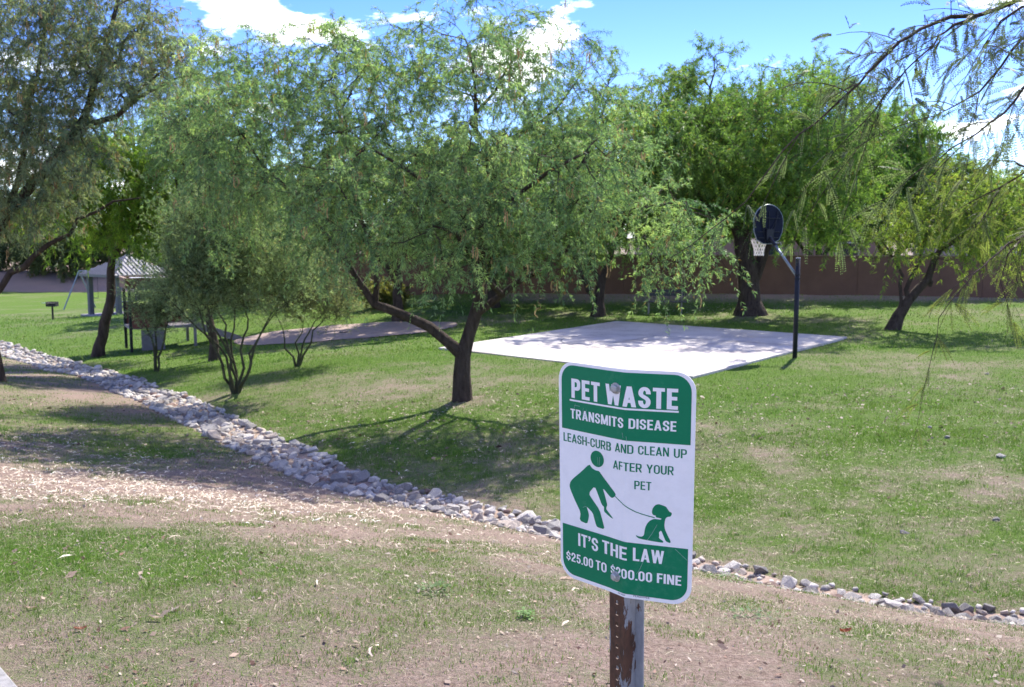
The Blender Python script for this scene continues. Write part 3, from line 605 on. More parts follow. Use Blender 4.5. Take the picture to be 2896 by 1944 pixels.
# shrubs with many thin stems
def shrub(label, Y, base, stems, blobs, nattr, seed, col, stem_r, per=70):
    polys = []
    b0 = at(base[0], base[1], Y); b0[2] = gz(b0[0], b0[1])-.04
    for i, s in enumerate(stems):
        pts = [(*b0, stem_r if i == 0 else stem_r*.8)]
        pts += [(*at(p[0], p[1], Y+p[2]), stem_r*(.82-.6*j/max(1, len(s)-1))) for j, p in enumerate(s)]
        polys.append(pts)
    return tree('desert_shrub', label, polys, bb(Y, *blobs), nattr, seed, col, leaf=(.078, .0105), per=per, twl=(.35, .9), droop=-.1, hang=-.35, up=.75, tip_r=.005, bark='greenbark', group_cat='shrub', tw_n=7, pinnae=2, spread=.3, brown=.01, colvar=.15, mind=.12, step=.22, wob=.05)
SHR = (.25, .335, .19)
shrub('largest multi-stemmed grey-green shrub, fanning up from the grass beside the rock channel', 20, (665, 1108),
      [[(650, 1060, 0), (640, 1010, 0), (600, 960, 0), (560, 930, 0), (520, 890, -.2), (480, 850, -.3)], [(655, 1040, 0), (645, 980, .1), (640, 920, .1), (610, 860, .2), (600, 800, .2)], [(668, 1050, .1), (655, 1000, .2), (662, 930, .2), (650, 850, .2), (640, 780, 0)],
       [(690, 1040, -.1), (680, 990, -.1), (700, 930, 0), (690, 870, 0), (700, 790, 0)], [(700, 1060, .1), (705, 1000, .1), (735, 950, .1), (760, 900, .2), (790, 850, .2)], [(705, 1050, -.2), (720, 980, -.2), (740, 940, -.2), (760, 910, -.3), (810, 860, -.4)], [(600, 970, -.2), (570, 900, -.3), (540, 840, -.3)], [(655, 1020, -.2), (620, 950, -.4), (590, 880, -.5), (570, 800, -.5)]],
      [(540, 790, 110, 90, .9), (630, 730, 130, 130, 1.0), (740, 760, 130, 110, 1.0), (820, 790, 90, 80, .8), (650, 620, 110, 80, .9), (560, 680, 90, 80, .8), (590, 855, 110, 45, .9, 0, .7), (740, 860, 100, 45, .9, 0, .7)], 500, 101, SHR, .036, 115)
shrub('smaller grey-green shrub in front of the playhouse', 25.3, (441, 1050),
      [[(438, 1010, 0), (430, 960, 0), (410, 920, 0), (390, 870, 0)], [(442, 1000, 0), (440, 940, .1), (445, 880, .1)], [(448, 1010, 0), (465, 960, 0), (475, 910, 0), (480, 850, 0)]],
      [(430, 870, 50, 40, .8), (480, 865, 60, 45, .9), (430, 930, 50, 25, .7, 0, .6), (540, 890, 50, 35, .8, 0, .5)], 130, 103, SHR, .04, 90)
shrub('low twisted shrub by the sand pit, right of the largest shrub', 23.6, (840, 1032),
      [[(830, 1010, 0), (805, 985, 0), (805, 960, 0), (800, 930, 0), (780, 890, 0)], [(845, 1000, 0), (835, 970, 0), (855, 940, 0), (860, 890, 0)], [(858, 1005, .1), (880, 970, .1), (885, 935, .1), (920, 900, .1), (970, 880, .1)], [(850, 1010, -.1), (862, 960, -.1), (890, 910, -.1), (930, 860, -.1)]],
      [(830, 860, 75, 60, .9), (910, 850, 90, 65, .9), (970, 890, 60, 30, .7), (880, 790, 80, 50, .8)], 200, 107, (.20, .225, .125), .032, 70)
xb, yb = at(1090, 860, 40)[:2]; b0 = np.array([xb, yb, gz(xb, yb)-.05])
tree('yellow_bush', 'yellowish bush beyond the sand pit left of the forked trunk', [[(*b0, .06), (*(b0+[0, 0, .5]), .04)], [(*b0, .05), (*(b0+[.4, 0, .6]), .03)], [(*b0, .05), (*(b0+[-.4, 0, .6]), .03)]],
     [(xb, yb, b0[2]+.6, .8, .7, .4)], 45, 111, (.17, .18, .05), leaf=(.16, .04), per=90, twl=(.3, .6), droop=.1, tip_r=.006, group_cat='bush', mind=.1)

# the mesquite standing just outside the frame on the right, its feathery branches reaching in
def near_tree():
    g = np.random.default_rng(5); base = spot(4.3, 3.7); root = empty('near_mesquite_tree', tuple(base), 'feathery mesquite branches with tiny leaflets reaching in from the right edge of the photo', 'tree')
    b3 = lambda *p: [(*at(q[0], q[1], q[2]), q[3]) for q in p]
    trunk = [(*base, .15), (*(base+[.02, 0, .6]), .125), (*(base+[-.06, -.02, 1.3]), .11), (*(base+[-.2, -.05, 2.0]), .09), (*(base+[-.45, -.1, 2.7]), .06), (*(base+[-.7, -.25, 3.2]), .035)]
    hub, hub2 = trunk[4][:3], trunk[3][:3]
    L_ = [trunk,
      [(*hub, .035)] + b3((3080, -160, 3.4, .02), (2860, 10, 3.15, .0115), (2765, 45, 3.1, .0105), (2690, 48, 3.08, .0098), (2630, 72, 3.05, .0088), (2570, 105, 3.0, .0078), (2512, 150, 2.95, .0068), (2455, 205, 2.92, .0058), (2432, 235, 2.9, .0052), (2400, 262, 2.88, .0048), (2340, 318, 2.85, .0042), (2305, 350, 2.83, .0038), (2260, 380, 2.8, .0035), (2215, 425, 2.8, .003), (2160, 500, 2.78, .0028), (2110, 570, 2.76, .0025), (2050, 620, 2.75, .0022), (1960, 690, 2.72, .0018), (1875, 740, 2.7, .0012)),
      b3((2770, 42, 3.1, .007), (2700, 70, 3.05, .005), (2640, 130, 2.95, .004), (2560, 200, 2.9, .003), (2500, 270, 2.88, .0025), (2450, 340, 2.85, .002), (2420, 430, 2.85, .001)),
      [(*hub, .03)] + b3((3060, 60, 3.0, .014), (2890, 110, 2.85, .006), (2830, 190, 2.8, .005), (2770, 260, 2.78, .004), (2700, 300, 2.75, .003), (2640, 330, 2.75, .0015)),
      [(*hub2, .03)] + b3((3080, 180, 3.2, .015), (2900, 240, 3.0, .006), (2840, 320, 2.95, .005), (2760, 380, 2.9, .004), (2690, 420, 2.9, .003), (2600, 480, 2.9, .002), (2510, 560, 2.9, .0012)),
      [(*hub2, .03)] + b3((3100, 420, 4.0, .018), (2920, 480, 4.6, .008), (2830, 530, 4.8, .006), (2750, 570, 4.9, .004), (2680, 610, 5.0, .002)),
      [(*trunk[2][:3], .03)] + b3((3100, 600, 4.0, .018), (2920, 650, 3.8, .008), (2850, 690, 3.7, .006), (2780, 755, 3.6, .004), (2735, 800, 3.55, .003), (2690, 850, 3.5, .0025), (2655, 900, 3.5, .002), (2650, 950, 3.5, .0015), (2690, 1000, 3.5, .001)),
      b3((2920, 480, 4.6, .006), (2850, 455, 4.5, .004), (2780, 450, 4.4, .003), (2700, 480, 4.4, .0015)),
      b3((2920, 650, 3.8, .006), (2850, 720, 3.7, .004), (2830, 800, 3.7, .0025), (2860, 900, 3.7, .0012)),
      b3((2830, 530, 4.8, .005), (2790, 600, 4.8, .004), (2760, 640, 4.7, .002), (2740, 690, 4.7, .001)),
      [(*hub, .03)] + b3((3050, -40, 2.9, .014), (2890, 20, 2.7, .005), (2830, 60, 2.7, .004), (2790, 130, 2.7, .002))]
    # thick parts
    A, B, DA, RA, RB = [], [], [], [], []
    def addline(line, rs=None):
        for p, q in zip(line[:-1], line[1:]):
            A.append(p[:3]); B.append(q[:3]); RA.append(p[3]); RB.append(q[3])
    addline(trunk)
    A_, B_ = np.array(A), np.array(B); V, F = tubes(A_, B_, B_-A_, B_-A_, np.array(RA), np.array(RB), 12, .12); V[:12, 2] -= .1
    link('trunk', np_mesh('trunk', V, F, 4, smooth=True), M['bark'], root)
    A, B, RA, RB = [], [], [], []
    leafP, leafD, leafS, leafC = [], [], [], []
    def frond(p, d, s, c): leafP.append(p); leafD.append(d); leafS.append(s); leafC.append(c)
    for li, line in enumerate(L_[1:]):
        fine = []
        for p, q in zip(line[:-1], line[1:]):
            n = max(1, int(np.linalg.norm(np.array(q[:3])-np.array(p[:3]))/.05))
            for k in range(n):
                f = k/n; a = np.array(p)+(np.array(q)-np.array(p))*f
                if k: a[:3] += g.normal(0, .004, 3)
                fine.append(a)
        fine.append(np.array(line[-1]))
        for q in fine[3:]:
            if q[3] < .013: q[3] *= .68
        addline(fine)
        arr = np.array(fine); dirs = nrm(np.gradient(arr[:, :3], axis=0))
        for i in range(len(arr)):
            p = arr[i]; u_ = p[0]/p[1]*FPX+CX
            if u_ > 3150 or p[3] > .013: continue
            d = dirs[i]; c = 1 if (li in (4, 5, 6, 7, 8) or g.random() < .12) else 0
            prob = .45 if li >= 4 else .4 if li == 0 and u_ < 2330 else .85
            for _ in range(2 if g.random() < prob*.6 else 1 if g.random() < prob else 0): frond(p[:3], nrm(d*.55+g.normal(0, .5, 3)+np.array([0, 0, -.25])), g.uniform(.75, 1.2), c)
            for _ in range(1 if g.random() < (.3 if li >= 4 else .85 if u_ > 2330 else .12) else 0):                      # side twig
                tdir = nrm(d*.7+g.normal(0, .55, 3)+np.array([-.2, 0, -.18])); tl = g.uniform(.10, .34); last = p[:3]
                for s_ in range(1, 6):
                    f = s_/5; q = p[:3]+tdir*tl*f+np.array([0, 0, -.28])*tl*f*f
                    A.append(last); B.append(q); RA.append(.0016-.0008*f+.0002); RB.append(.0015-.0009*f)
                    frond(q, nrm((q-last)*8+g.normal(0, .45, 3)+np.array([0, 0, -.2])), g.uniform(.6, 1.1), c)
                    last = q
    A_, B_ = np.array(A), np.array(B); V, F = tubes(A_, B_, B_-A_, B_-A_, np.array(RA), np.array(RB), 5)
    link('branches', np_mesh('branches', V, F, 4, smooth=True), M['twig'], root, kind='stuff')
    # fronds: a short stalk with two or four arching pinnae, each with paired leaflets
    Pl = np.array(leafP); Dl = np.array(leafD); Sl = np.array(leafS); Cl = np.array(leafC); nF = len(Pl)
    Sd = nrm(np.cross(Dl, g.normal(size=(nF, 3)))); QV, QC, TA, TB = [], [], [], []
    for q in range(3):
        use = np.ones(nF, bool) if q < 2 else g.random(nF) < .3
        ang = (.32 if q == 0 else -.32 if q == 1 else .0)+g.normal(0, .14, (nF, 1))
        D = nrm(Dl*np.cos(ang)+Sd*np.sin(ang)); N0 = nrm(np.cross(D, g.normal(size=(nF, 3)))); Pp = Pl+Dl*.018*Sl[:, None]
        ln = .085*Sl[:, None]*g.uniform(.75, 1.25, (nF, 1)); npair = 17; sag = g.uniform(.15, .5, (nF, 1))
        def pt(f): return Pp+D*ln*f-np.array([0, 0, 1])*ln*sag*f*f
        for s_ in range(3): TA.append(pt(s_/3)[use]); TB.append(pt((s_+1)/3)[use])
        for k in range(npair):
            f = (k+.6)/npair; pb = pt(f); tg = nrm(D-np.array([0, 0, 2])*sag*f)
            shape = .55+.45*math.sin(math.pi*min(1, f*1.02))
            for sg in (-1, 1):
                ld = nrm(N0*sg+tg*.55+g.normal(0, .12, (nF, 3))); ll = .0098*Sl[:, None]*shape*g.uniform(.8, 1.15, (nF, 1)); wv = nrm(tg-ld*(tg*ld).sum(1, keepdims=True))*.0017
                mid = pb+ld*ll*.5; QV.append(np.stack([pb, mid+wv, pb+ld*ll, mid-wv], 1)[use])
                base_c = np.where(Cl[:, None] == 1, np.array([[.17, .205, .06]]), np.array([[.13, .17, .085]]))
                QC.append((base_c*np.exp(g.normal(0, .16, (nF, 1))))[use])
    Q = np.vstack(QV); C = np.vstack(QC); link('foliage', np_mesh('foliage', Q.reshape(-1, 3), np.arange(len(Q)*4).reshape(-1, 4), 4, np.repeat(np.clip(C, 0, .7), 4, 0)), M['leaf'], root, kind='stuff')
    A_, B_ = np.vstack(TA), np.vstack(TB); r_ = np.full(len(A_), .0007); V, F = tubes(A_, B_, B_-A_, B_-A_, r_, r_*.8, 3)
    link('leaf_stalks', np_mesh('leaf_stalks', V, F, 4), M['greenbark'], root, kind='stuff')
    print('near fronds', nF, 'leaflets', len(Q))
near_tree()

# ---------------------------------------------------------------- pet waste sign
SP = dict(X=.1999, Y=1.7905, Z=2.5243, lx=-.0252, ly=-.1121, rt=.3153, rb=.363, lt=.8516, lb=.8136, wt=.7815, wb=.9061)
HW_, HH_, WEB = .1525, .2286, .022
_ss = np.linspace(-.17, .17, 681)
def _prof(r, l, wv):
    y = l+(wv-l)*sst(-WEB-.006, -WEB+.006, _ss)+(r-wv)*sst(WEB-.006, WEB+.006, _ss); ds = _ss[1]-_ss[0]
    x = np.concatenate([[0], np.cumsum(np.cos((y[1:]+y[:-1])/2))*ds]); d = np.concatenate([[0], -np.cumsum(np.sin((y[1:]+y[:-1])/2))*ds])
    return x-np.interp(0, _ss, x), d-np.interp(0, _ss, d), y
PT, PB = _prof(SP['rt'], SP['lt'], SP['wt']), _prof(SP['rb'], SP['lb'], SP['wb'])
UPV = np.array([SP['lx'], SP['ly'], 1.])
def sgn(s, t, off=0.):
    """sheet coordinates (metres right, metres up, height over the sheet) -> place; the sheet is bent round its post"""
    s, t = np.asarray(s, float), np.asarray(t, float); q = (HH_-t)/(2*HH_)
    f = lambda k: np.interp(s, _ss, PT[k])*(1-q)+np.interp(s, _ss, PB[k])*q
    y = f(2); o_ = np.stack([SP['X']+SP['lx']*t+f(0), SP['Y']+SP['ly']*t+f(1), SP['Z']+t], -1)
    return o_+off*np.stack([-np.sin(y), -np.cos(y), -.11*np.cos(y)], -1)
def signmat(name, c, rough, dust):
    m, t, b, o = mat(name)
    n = noise(t, 60, 6, .7); n2 = noise(t, 7, 4, .6)
    k = nn(t, 'ShaderNodeMath', operation='MULTIPLY'); L(t, n.outputs['Fac'], k.inputs[0]); L(t, n2.outputs['Fac'], k.inputs[1])
    d = [x*(1-dust)+.62*dust for x in c]
    L(t, ramp(t, k.outputs[0], [(.12, [x*.93 for x in c]), (.30, c), (.46, d)]).outputs[0], b.inputs['Base Color']); b.inputs['Roughness'].default_value = rough
    b.inputs['Specular IOR Level'].default_value = .25; return m
M['swhite'] = signmat('sign_white', (.92, .88, .86), .5, .04); M['sgreen'] = signmat('sign_green', (.003, .20, .088), .5, .05)
M['sblack'] = plain('sign_small_print', (.12, .12, .13), .6); M['alu'] = plain('sign_aluminium', (.55, .55, .56), .45, .8)
sign = empty('pet_waste_sign', (*sgn(0, -1.17)[:2], gz(*sgn(0, -1.17)[:2])), 'green and white pet waste sign bolted to a rusty painted steel post', 'sign')
CUTS = [-.030, -.026, -.022, -.018, -.014, .014, .018, .022, .026, .030]
def map_sheet(bm, off, thick=0):
    for c in CUTS: bmesh.ops.bisect_plane(bm, geom=list(bm.verts)+list(bm.edges)+list(bm.faces), plane_co=(c, 0, 0), plane_no=(1, 0, 0))
    bmesh.ops.triangulate(bm, faces=bm.faces)
    P = np.array([v.co for v in bm.verts]); Q = sgn(P[:, 0], P[:, 1], off)
    for v, q in zip(bm.verts, Q): v.co = q
    # faces look at the viewer's side of the sheet
    for f in bm.faces:
        f.normal_update()
    nm = sum((f.normal*f.calc_area() for f in bm.faces), Vector())
    if nm.y > 0: bmesh.ops.reverse_faces(bm, faces=bm.faces)
    if thick: bmesh.ops.solidify(bm, geom=bm.faces, thickness=thick)
def rrect(x0, x1, y0, y1, tl, tr, br, bl, n=8):
    o_ = []
    for cx, cy, r, a0 in ((x1-tr, y1-tr, tr, 0), (x0+tl, y1-tl, tl, 90), (x0+bl, y0+bl, bl, 180), (x1-br, y0+br, br, 270)):
        if r < 1e-6: o_.append((cx, cy)); continue
        o_ += [(cx+r*math.cos(R(a0+90*k/n)), cy+r*math.sin(R(a0+90*k/n))) for k in range(n+1)]
    return o_
def sheet(name, poly, mt, parent, off, thick=0, rows=0):
    bm = bmesh.new(); bm.faces.new([bm.verts.new((x, y, 0)) for x, y in poly])
    if rows:
        for k in range(1, rows): bmesh.ops.bisect_plane(bm, geom=list(bm.verts)+list(bm.edges)+list(bm.faces), plane_co=(0, -HH_+2*HH_*k/rows, 0), plane_no=(0, 1, 0))
    map_sheet(bm, off, thick); return link(name, bm_mesh(name, bm), mt, parent)
panel = sheet('sign_panel', rrect(-HW_, HW_, -HH_, HH_, .038, .038, .038, .038), M['swhite'], sign, 0, .002, 10)
sheet('green_header', rrect(-.1445, .1445, .0912, .2225, .032, .032, 0, 0), M['sgreen'], panel, .0004, 0, 10)
sheet('green_footer', rrect(-.1455, .1445, -.2205, -.1125, 0, 0, .032, .032), M['sgreen'], panel, .0004, 0, 10)
def arcp(cx, cy, rx, ry, a0, a1, n=10): return [(cx+rx*math.cos(R(a0+(a1-a0)*k/n)), cy+ry*math.sin(R(a0+(a1-a0)*k/n))) for k in range(n+1)]
def bez(p0, p1, p2, p3, n=10): return [tuple((1-t_)**3*np.array(p0)+3*t_*(1-t_)**2*np.array(p1)+3*t_*t_*(1-t_)*np.array(p2)+t_**3*np.array(p3)) for t_ in np.linspace(0, 1, n+1)]
def strokep(path, wd, wb=None):
    """outline of a pen stroke: width wd where it runs upright, wb where it runs level"""
    p = [path[0]]+[q for i, q in enumerate(path[1:], 1) if math.dist(q, path[i-1]) > 1e-4]; p = np.array(p); d = nrm(np.gradient(p, axis=0)); wb = wb or wd
    n = np.stack([-d[:, 1], d[:, 0]], -1); k = np.sqrt((n[:, 0]*wd)**2+(n[:, 1]*wb)**2)[:, None]/2
    return [tuple(q) for q in np.vstack([p+n*k, (p-n*k)[::-1]])]
def rrc(x0, y0, x1, y1, rx, ry, left=True):
    return (arcp(x1-rx, y1-ry, rx, ry, 0, 90, 7)+(arcp(x0+rx, y1-ry, rx, ry, 90, 180, 7)+arcp(x0+rx, y0+ry, rx, ry, 180, 270, 7) if left else [(x0, y1), (x0, y0)])+arcp(x1-rx, y0+ry, rx, ry, 270, 360, 7))
def rc(x0, y0, x1, y1): return [(x0, y0), (x1, y0), (x1, y1), (x0, y1)]
def sl(x0, y0, x1, y1, h): return [(x0-h/2, y0), (x0+h/2, y0), (x1+h/2, y1), (x1-h/2, y1)]
def glyph(c, s_, b_):
    """(advance width, [[outline, hole, ...], ...]) of a condensed grotesque capital one unit tall"""
    if c == 'I': return s_, [[rc(0, 0, s_, 1)]]
    if c == '.': return s_, [[rc(0, 0, s_, b_*1.05)]]
    if c == '-': return .27, [[rc(0, .33, .27, .33+b_)]]
    if c == '\u2019': return s_, [[[(0, .80), (0, 1), (s_, 1), (s_, .80), (s_*.35, .60), (0, .64), (s_*.45, .80)]]]
    if c in 'EFL':
        w_ = {'E': .46, 'F': .44, 'L': .43}[c]; o_ = [[rc(0, 0, s_, 1)]]
        if c != 'L': o_ += [[rc(s_*.9, 1-b_, w_, 1)], [rc(s_*.9, .44, w_*.93, .44+b_)]]
        if c != 'F': o_ += [[rc(s_*.9, 0, w_, b_)]]
        return w_, o_
    if c == 'T': return .50, [[rc(0, 1-b_, .50, 1)], [rc(.25-s_/2, 0, .25+s_/2, 1-b_*.9)]]
    if c == 'H': return .55, [[rc(0, 0, s_, 1)], [rc(.55-s_, 0, .55, 1)], [rc(s_*.9, .43, .55-s_*.9, .43+b_)]]
    if c == 'N': return .56, [[rc(0, 0, s_*.95, 1)], [rc(.56-s_*.95, 0, .56, 1)], [sl(s_*.55, 1, .56-s_*.55, 0, s_*1.1)]]
    if c == 'M': return .70, [[rc(0, 0, s_*.92, 1)], [rc(.70-s_*.92, 0, .70, 1)], [sl(s_*.6, 1, .35, .06, s_)], [sl(.70-s_*.6, 1, .35, .06, s_)]]
    if c == 'W': h = s_*.98; return .84, [[sl(h/2, 1, .235, 0, h)], [sl(.42, 1, .235, 0, h)], [sl(.42, 1, .605, 0, h)], [sl(.84-h/2, 1, .605, 0, h)]]
    if c == 'A': h = s_*1.02; return .60, [[sl(.30, 1, h/2, 0, h)], [sl(.30, 1, .60-h/2, 0, h)], [rc(.16, .20, .44, .20+b_*.95)]]
    if c == 'Y': h = s_*1.05; return .60, [[sl(h/2, 1, .30, .40, h)], [sl(.60-h/2, 1, .30, .40, h)], [rc(.30-s_/2, 0, .30+s_/2, .46)]]
    if c in 'PR':
        w_ = .53; o_ = [[[(0, 0), (s_, 0), (s_, .40)]+arcp(w_-.2, .60, .2, .20, 270, 360, 6)+arcp(w_-.2, .80, .2, .20, 0, 90, 6)+[(0, 1)], [(s_, .40+b_)]+arcp(w_-s_-.07, .40+b_+.09, .07, .09, 270, 360, 5)+arcp(w_-s_-.07, 1-b_-.09, .07, .09, 0, 90, 5)+[(s_, 1-b_)]]]
        if c == 'R': o_ += [[sl(.29, .44, w_-s_/2+.03, 0, s_*1.02)]]; w_ += .03
        return w_, o_
    if c == 'B': return .54, [[[(0, 0)]+arcp(.34, .22, .20, .22, 270, 360, 6)+arcp(.36, .34, .18, .18, 0, 62, 4)+arcp(.34, .68, .175, .14, 300, 360, 4)+arcp(.34, .78, .175, .22, 0, 90, 6)+[(0, 1)], [(s_, b_)]+arcp(.30, b_+.08, .06, .08, 270, 360, 5)+arcp(.30, .46-.08, .06, .08, 0, 90, 5)+[(s_, .46)], [(s_, .46+b_*.9)]+arcp(.29, .46+b_*.9+.07, .05, .07, 270, 360, 5)+arcp(.29, 1-b_-.07, .05, .07, 0, 90, 5)+[(s_, 1-b_)]]]
    if c == 'D': return .55, [[rrc(0, 0, .55, 1, .25, .27, False), rrc(s_, b_, .55-s_, 1-b_, .09, .14, False)]]
    if c in 'O0': w_ = .56 if c == 'O' else .51; return w_, [[rrc(0, -.01, w_, 1.01, w_/2-.001, .29), rrc(s_, b_*.95, w_-s_, 1-b_*.95, w_/2-s_-.001, .15)]]
    h = s_/2
    if c == 'U': w_ = .54; return w_, [[strokep([(h, 1), (h, .6)]+arcp(w_/2, .28, w_/2-h, .29-b_/2, 180, 360, 16)+[(w_-h, .6), (w_-h, 1)], s_, b_)]]
    if c == 'C': w_ = .54; return w_, [[strokep([(w_-h, .63), (w_-h, .68)]+arcp(w_/2, .70, w_/2-h, .305-b_/2, 0, 180, 16)+[(h, .5)]+arcp(w_/2, .30, w_/2-h, .305-b_/2, 180, 360, 16)+[(w_-h, .32), (w_-h, .37)], s_, b_)]]
    if c in 'S$':
        w_ = .52; P_ = [(w_-h, .67)]+arcp(w_/2, .71, w_/2-h, .30-b_/2, 0, 180, 14)+bez((h, .71), (h, .50), (w_-h, .54), (w_-h, .29), 12)+arcp(w_/2, .29, w_/2-h, .30-b_/2, 0, -180, 14)+[(h, .34)]
        if c == '$': P_ = [(x, .07+.86*y) for x, y in P_]; return w_, [[strokep(P_, s_*.95, b_*.9)], [rc(w_/2-.045, .92, w_/2+.045, 1.07)], [rc(w_/2-.045, -.07, w_/2+.045, .08)]]
        return w_, [[strokep(P_, s_, b_)]]
    if c == '2': w_ = .51; return w_, [[strokep([(h, .64)]+arcp(w_/2, .71, w_/2-h, .30-b_/2, 180, 0, 14)+bez((w_-h, .71), (w_-h, .46), (h+.02, .38), (h+.015, b_*.6), 12), s_, b_)], [rc(.008, 0, w_-.01, b_)]]
    if c == '5': w_ = .51; return w_, [[rc(.06, 1-b_, w_-.03, 1)], [sl(.06+h, 1-b_*.5, .03+h, .46, s_*.9)], [strokep([(h+.02, .50)]+arcp(w_/2, .33, w_/2-h, .33-b_/2, 135, -160, 20)+[(h, .28)], s_, b_)]]
    raise KeyError(c)
def word(txt, x0, x1, yb, cap, mt, off, wt=.19):
    """lettering cut to the word's measured box"""
    pieces = []; x = 0
    for c in txt:
        if c == ' ': x += .25; continue
        w_, gl = glyph(c, wt, wt*.86); pieces += [[[(px+x, py) for px, py in cn] for cn in pc] for pc in gl]; x += w_+(.085 if c not in '.' else .07)
    x -= .085; k = (x1-x0)/x; root = None; bmA = bmesh.new(); lay = []
    for i, pc in enumerate(pieces):
        cu = bpy.data.curves.new('lettering', 'CURVE'); cu.dimensions = '2D'; cu.fill_mode = 'BOTH'
        for cn in pc:
            sp = cu.splines.new('POLY'); sp.points.add(len(cn)-1); sp.use_cyclic_u = True
            for q, (px, py) in zip(sp.points, cn): q.co = (px, py, 0, 1)
        ob = bpy.data.objects.new('lettering', cu); me = ob.to_mesh(); bm = bmesh.new(); bm.from_mesh(me); ob.to_mesh_clear(); bpy.data.objects.remove(ob); bpy.data.curves.remove(cu)
        bmesh.ops.remove_doubles(bm, verts=bm.verts, dist=1e-5)
        for v in bm.verts: v.co = (x0+v.co.x*k, yb+v.co.y*cap, 0)
        map_sheet(bm, off+(i % 5)*2.5e-5); me2 = bpy.data.meshes.new('tmp'); bm.to_mesh(me2); bm.free(); bmA.from_mesh(me2); bpy.data.meshes.remove(me2)
    return link('lettering', bm_mesh('lettering', bmA), mt, panel)
W_, G_ = M['swhite'], M['sgreen']
for a in (('PET', -.1165, -.040, .1572, .0390), ('WASTE', -.0252, .1200, .1572, .0395)): word(*a, W_, .0008, .20)
for a in (('TRANSMITS', -.1198, .0182, .1148, .0198), ('DISEASE', .0285, .1178, .1155, .0195), ("IT\u2019S", -.1018, -.0477, -.1518, .0275), ('THE', -.0369, .0268, -.1505, .0275), ('LAW', .0388, .0992, -.1488, .0270),
          ('TO', -.0545, -.0257, -.1910, .0205), ('FINE', .0861, .1331, -.1884, .0200)): word(*a, W_, .0008, .175)
for a in (('$25.00', -.1357, -.0617, -.1908, .0195), ('$200.00', -.0145, .0769, -.1890, .0200)): word(*a, W_, .0008, .17)
for a in (('LEASH-CURB', -.1406, -.0126, .0645, .0178), ('AND', -.0028, .0381, .0660, .0174), ('CLEAN', .0469, .1050, .0662, .0173), ('UP', .1141, .1381, .0652, .0173),
          ('AFTER', -.0075, .0548, .0310, .0170), ('YOUR', .0631, .1147, .0307, .0172), ('PET', .0403, .0729, -.0032, .0168)): word(*a, G_, .0004, .145)
for a in (('PEACHTREE', .0405, .0723, -.2242, .0040), ('CS 200', .0055, .0235, -.2255, .0034)): word(*a, M['sblack'], .0004, .13)
sheet('underline', [(-.1217, .1502), (.1217, .1516), (.1217, .1552), (-.1217, .1537)], W_, panel, .0008)
mm_ = lambda Lp: [(x/1000, y/1000) for x, y in Lp]
def smooth_poly(p, n=1):
    p = np.array(p)
    for _ in range(n):
        q = np.roll(p, -1, 0); p = np.stack([p*.8+q*.2, p*.2+q*.8], 1).reshape(-1, 2)
    return p
head = [(-.0488+.0176*math.cos(a), .0424+.0165*math.sin(a)) for a in np.linspace(0, 2*math.pi, 28, endpoint=False)]
body = mm_([(-69.9, 28.2), (-63.6, 21.0), (-53.7, 18.0), (-43.9, 18.5), (-35.1, 9.8), (-17.5, -5.4), (-.9, -19.2), (-1.7, -24.2), (-9.7, -30.0), (-15.9, -28.6), (-35.3, -13.2), (-28.4, -31.3), (-22.9, -46.9), (-25.4, -52.3), (-26.0, -56.7), (-14.4, -65.9), (-6.3, -72.8), (-18.0, -69.6), (-29.6, -63.8), (-31.8, -61.5), (-31.8, -52.4), (-37.4, -50.1), (-46.2, -32.3), (-55.9, -14.6), (-72.8, -33.6), (-62.5, -44.2), (-43.8, -61.4), (-36.0, -82.2), (-30.3, -99.8), (-49.6, -99.7), (-53.1, -96.3), (-57.5, -84.4), (-61.9, -71.8), (-78.8, -62.0), (-75.6, -68.5), (-72.0, -79.1), (-74.0, -89.7), (-77.4, -99.1), (-98.1, -96.7), (-94.5, -78.5), (-108.9, -58.5), (-122.8, -35.5), (-125.1, -27.3), (-122.5, -18.8), (-113.9, -9.9), (-91.2, 8.7)])
dog = mm_([(87.5, -28.5), (94.0, -30.3), (101.0, -32.3), (104.3, -36.7), (107.6, -41.7), (112.1, -43.3), (112.4, -46.6), (110.3, -51.1), (103.9, -52.6), (100.8, -55.9), (99.6, -61.5), (98.7, -69.7), (99.9, -77.7), (103.9, -86.8), (111.2, -101.0), (110.6, -103.8), (108.0, -104.1), (101.5, -101.4), (97.5, -91.6), (92.8, -80.6), (88.4, -85.2), (89.4, -91.2), (88.5, -96.8), (97.0, -102.0), (97.1, -105.0), (91.2, -105.4), (71.7, -104.2), (52.0, -102.4), (46.7, -100.2), (43.4, -95.3), (49.4, -97.8), (55.9, -97.8), (60.1, -93.9), (60.8, -86.2), (62.3, -77.8), (66.1, -69.2), (71.2, -63.2), (78.9, -58.9), (91.8, -59.6), (93.4, -57.0), (81.5, -55.5), (82.7, -52.4), (77.5, -51.6), (74.9, -48.5), (74.6, -43.1), (76.7, -36.8), (81.1, -30.9)])
leash = np.array(mm_([(-2.1, -24.9), (8, -30.6), (17.5, -35.9), (30.5, -43.1), (42.4, -48.4), (55.5, -51.9), (68.5, -54.6), (80.2, -56.5)]))
dl = nrm(np.gradient(leash, axis=0)); nl_ = np.stack([-dl[:, 1], dl[:, 0]], -1)*.0009
sheet('pictogram_person_head', head, G_, panel, .0004); sheet('pictogram_person_body', smooth_poly(body), G_, panel, .0004)
sheet('pictogram_dog', smooth_poly(dog), G_, panel, .0004); sheet('pictogram_leash', list(map(tuple, leash+nl_))+list(map(tuple, (leash-nl_)[::-1])), G_, panel, .0005)
M['scr'] = plain('scratched_film', (.33, .47, .42), .6)
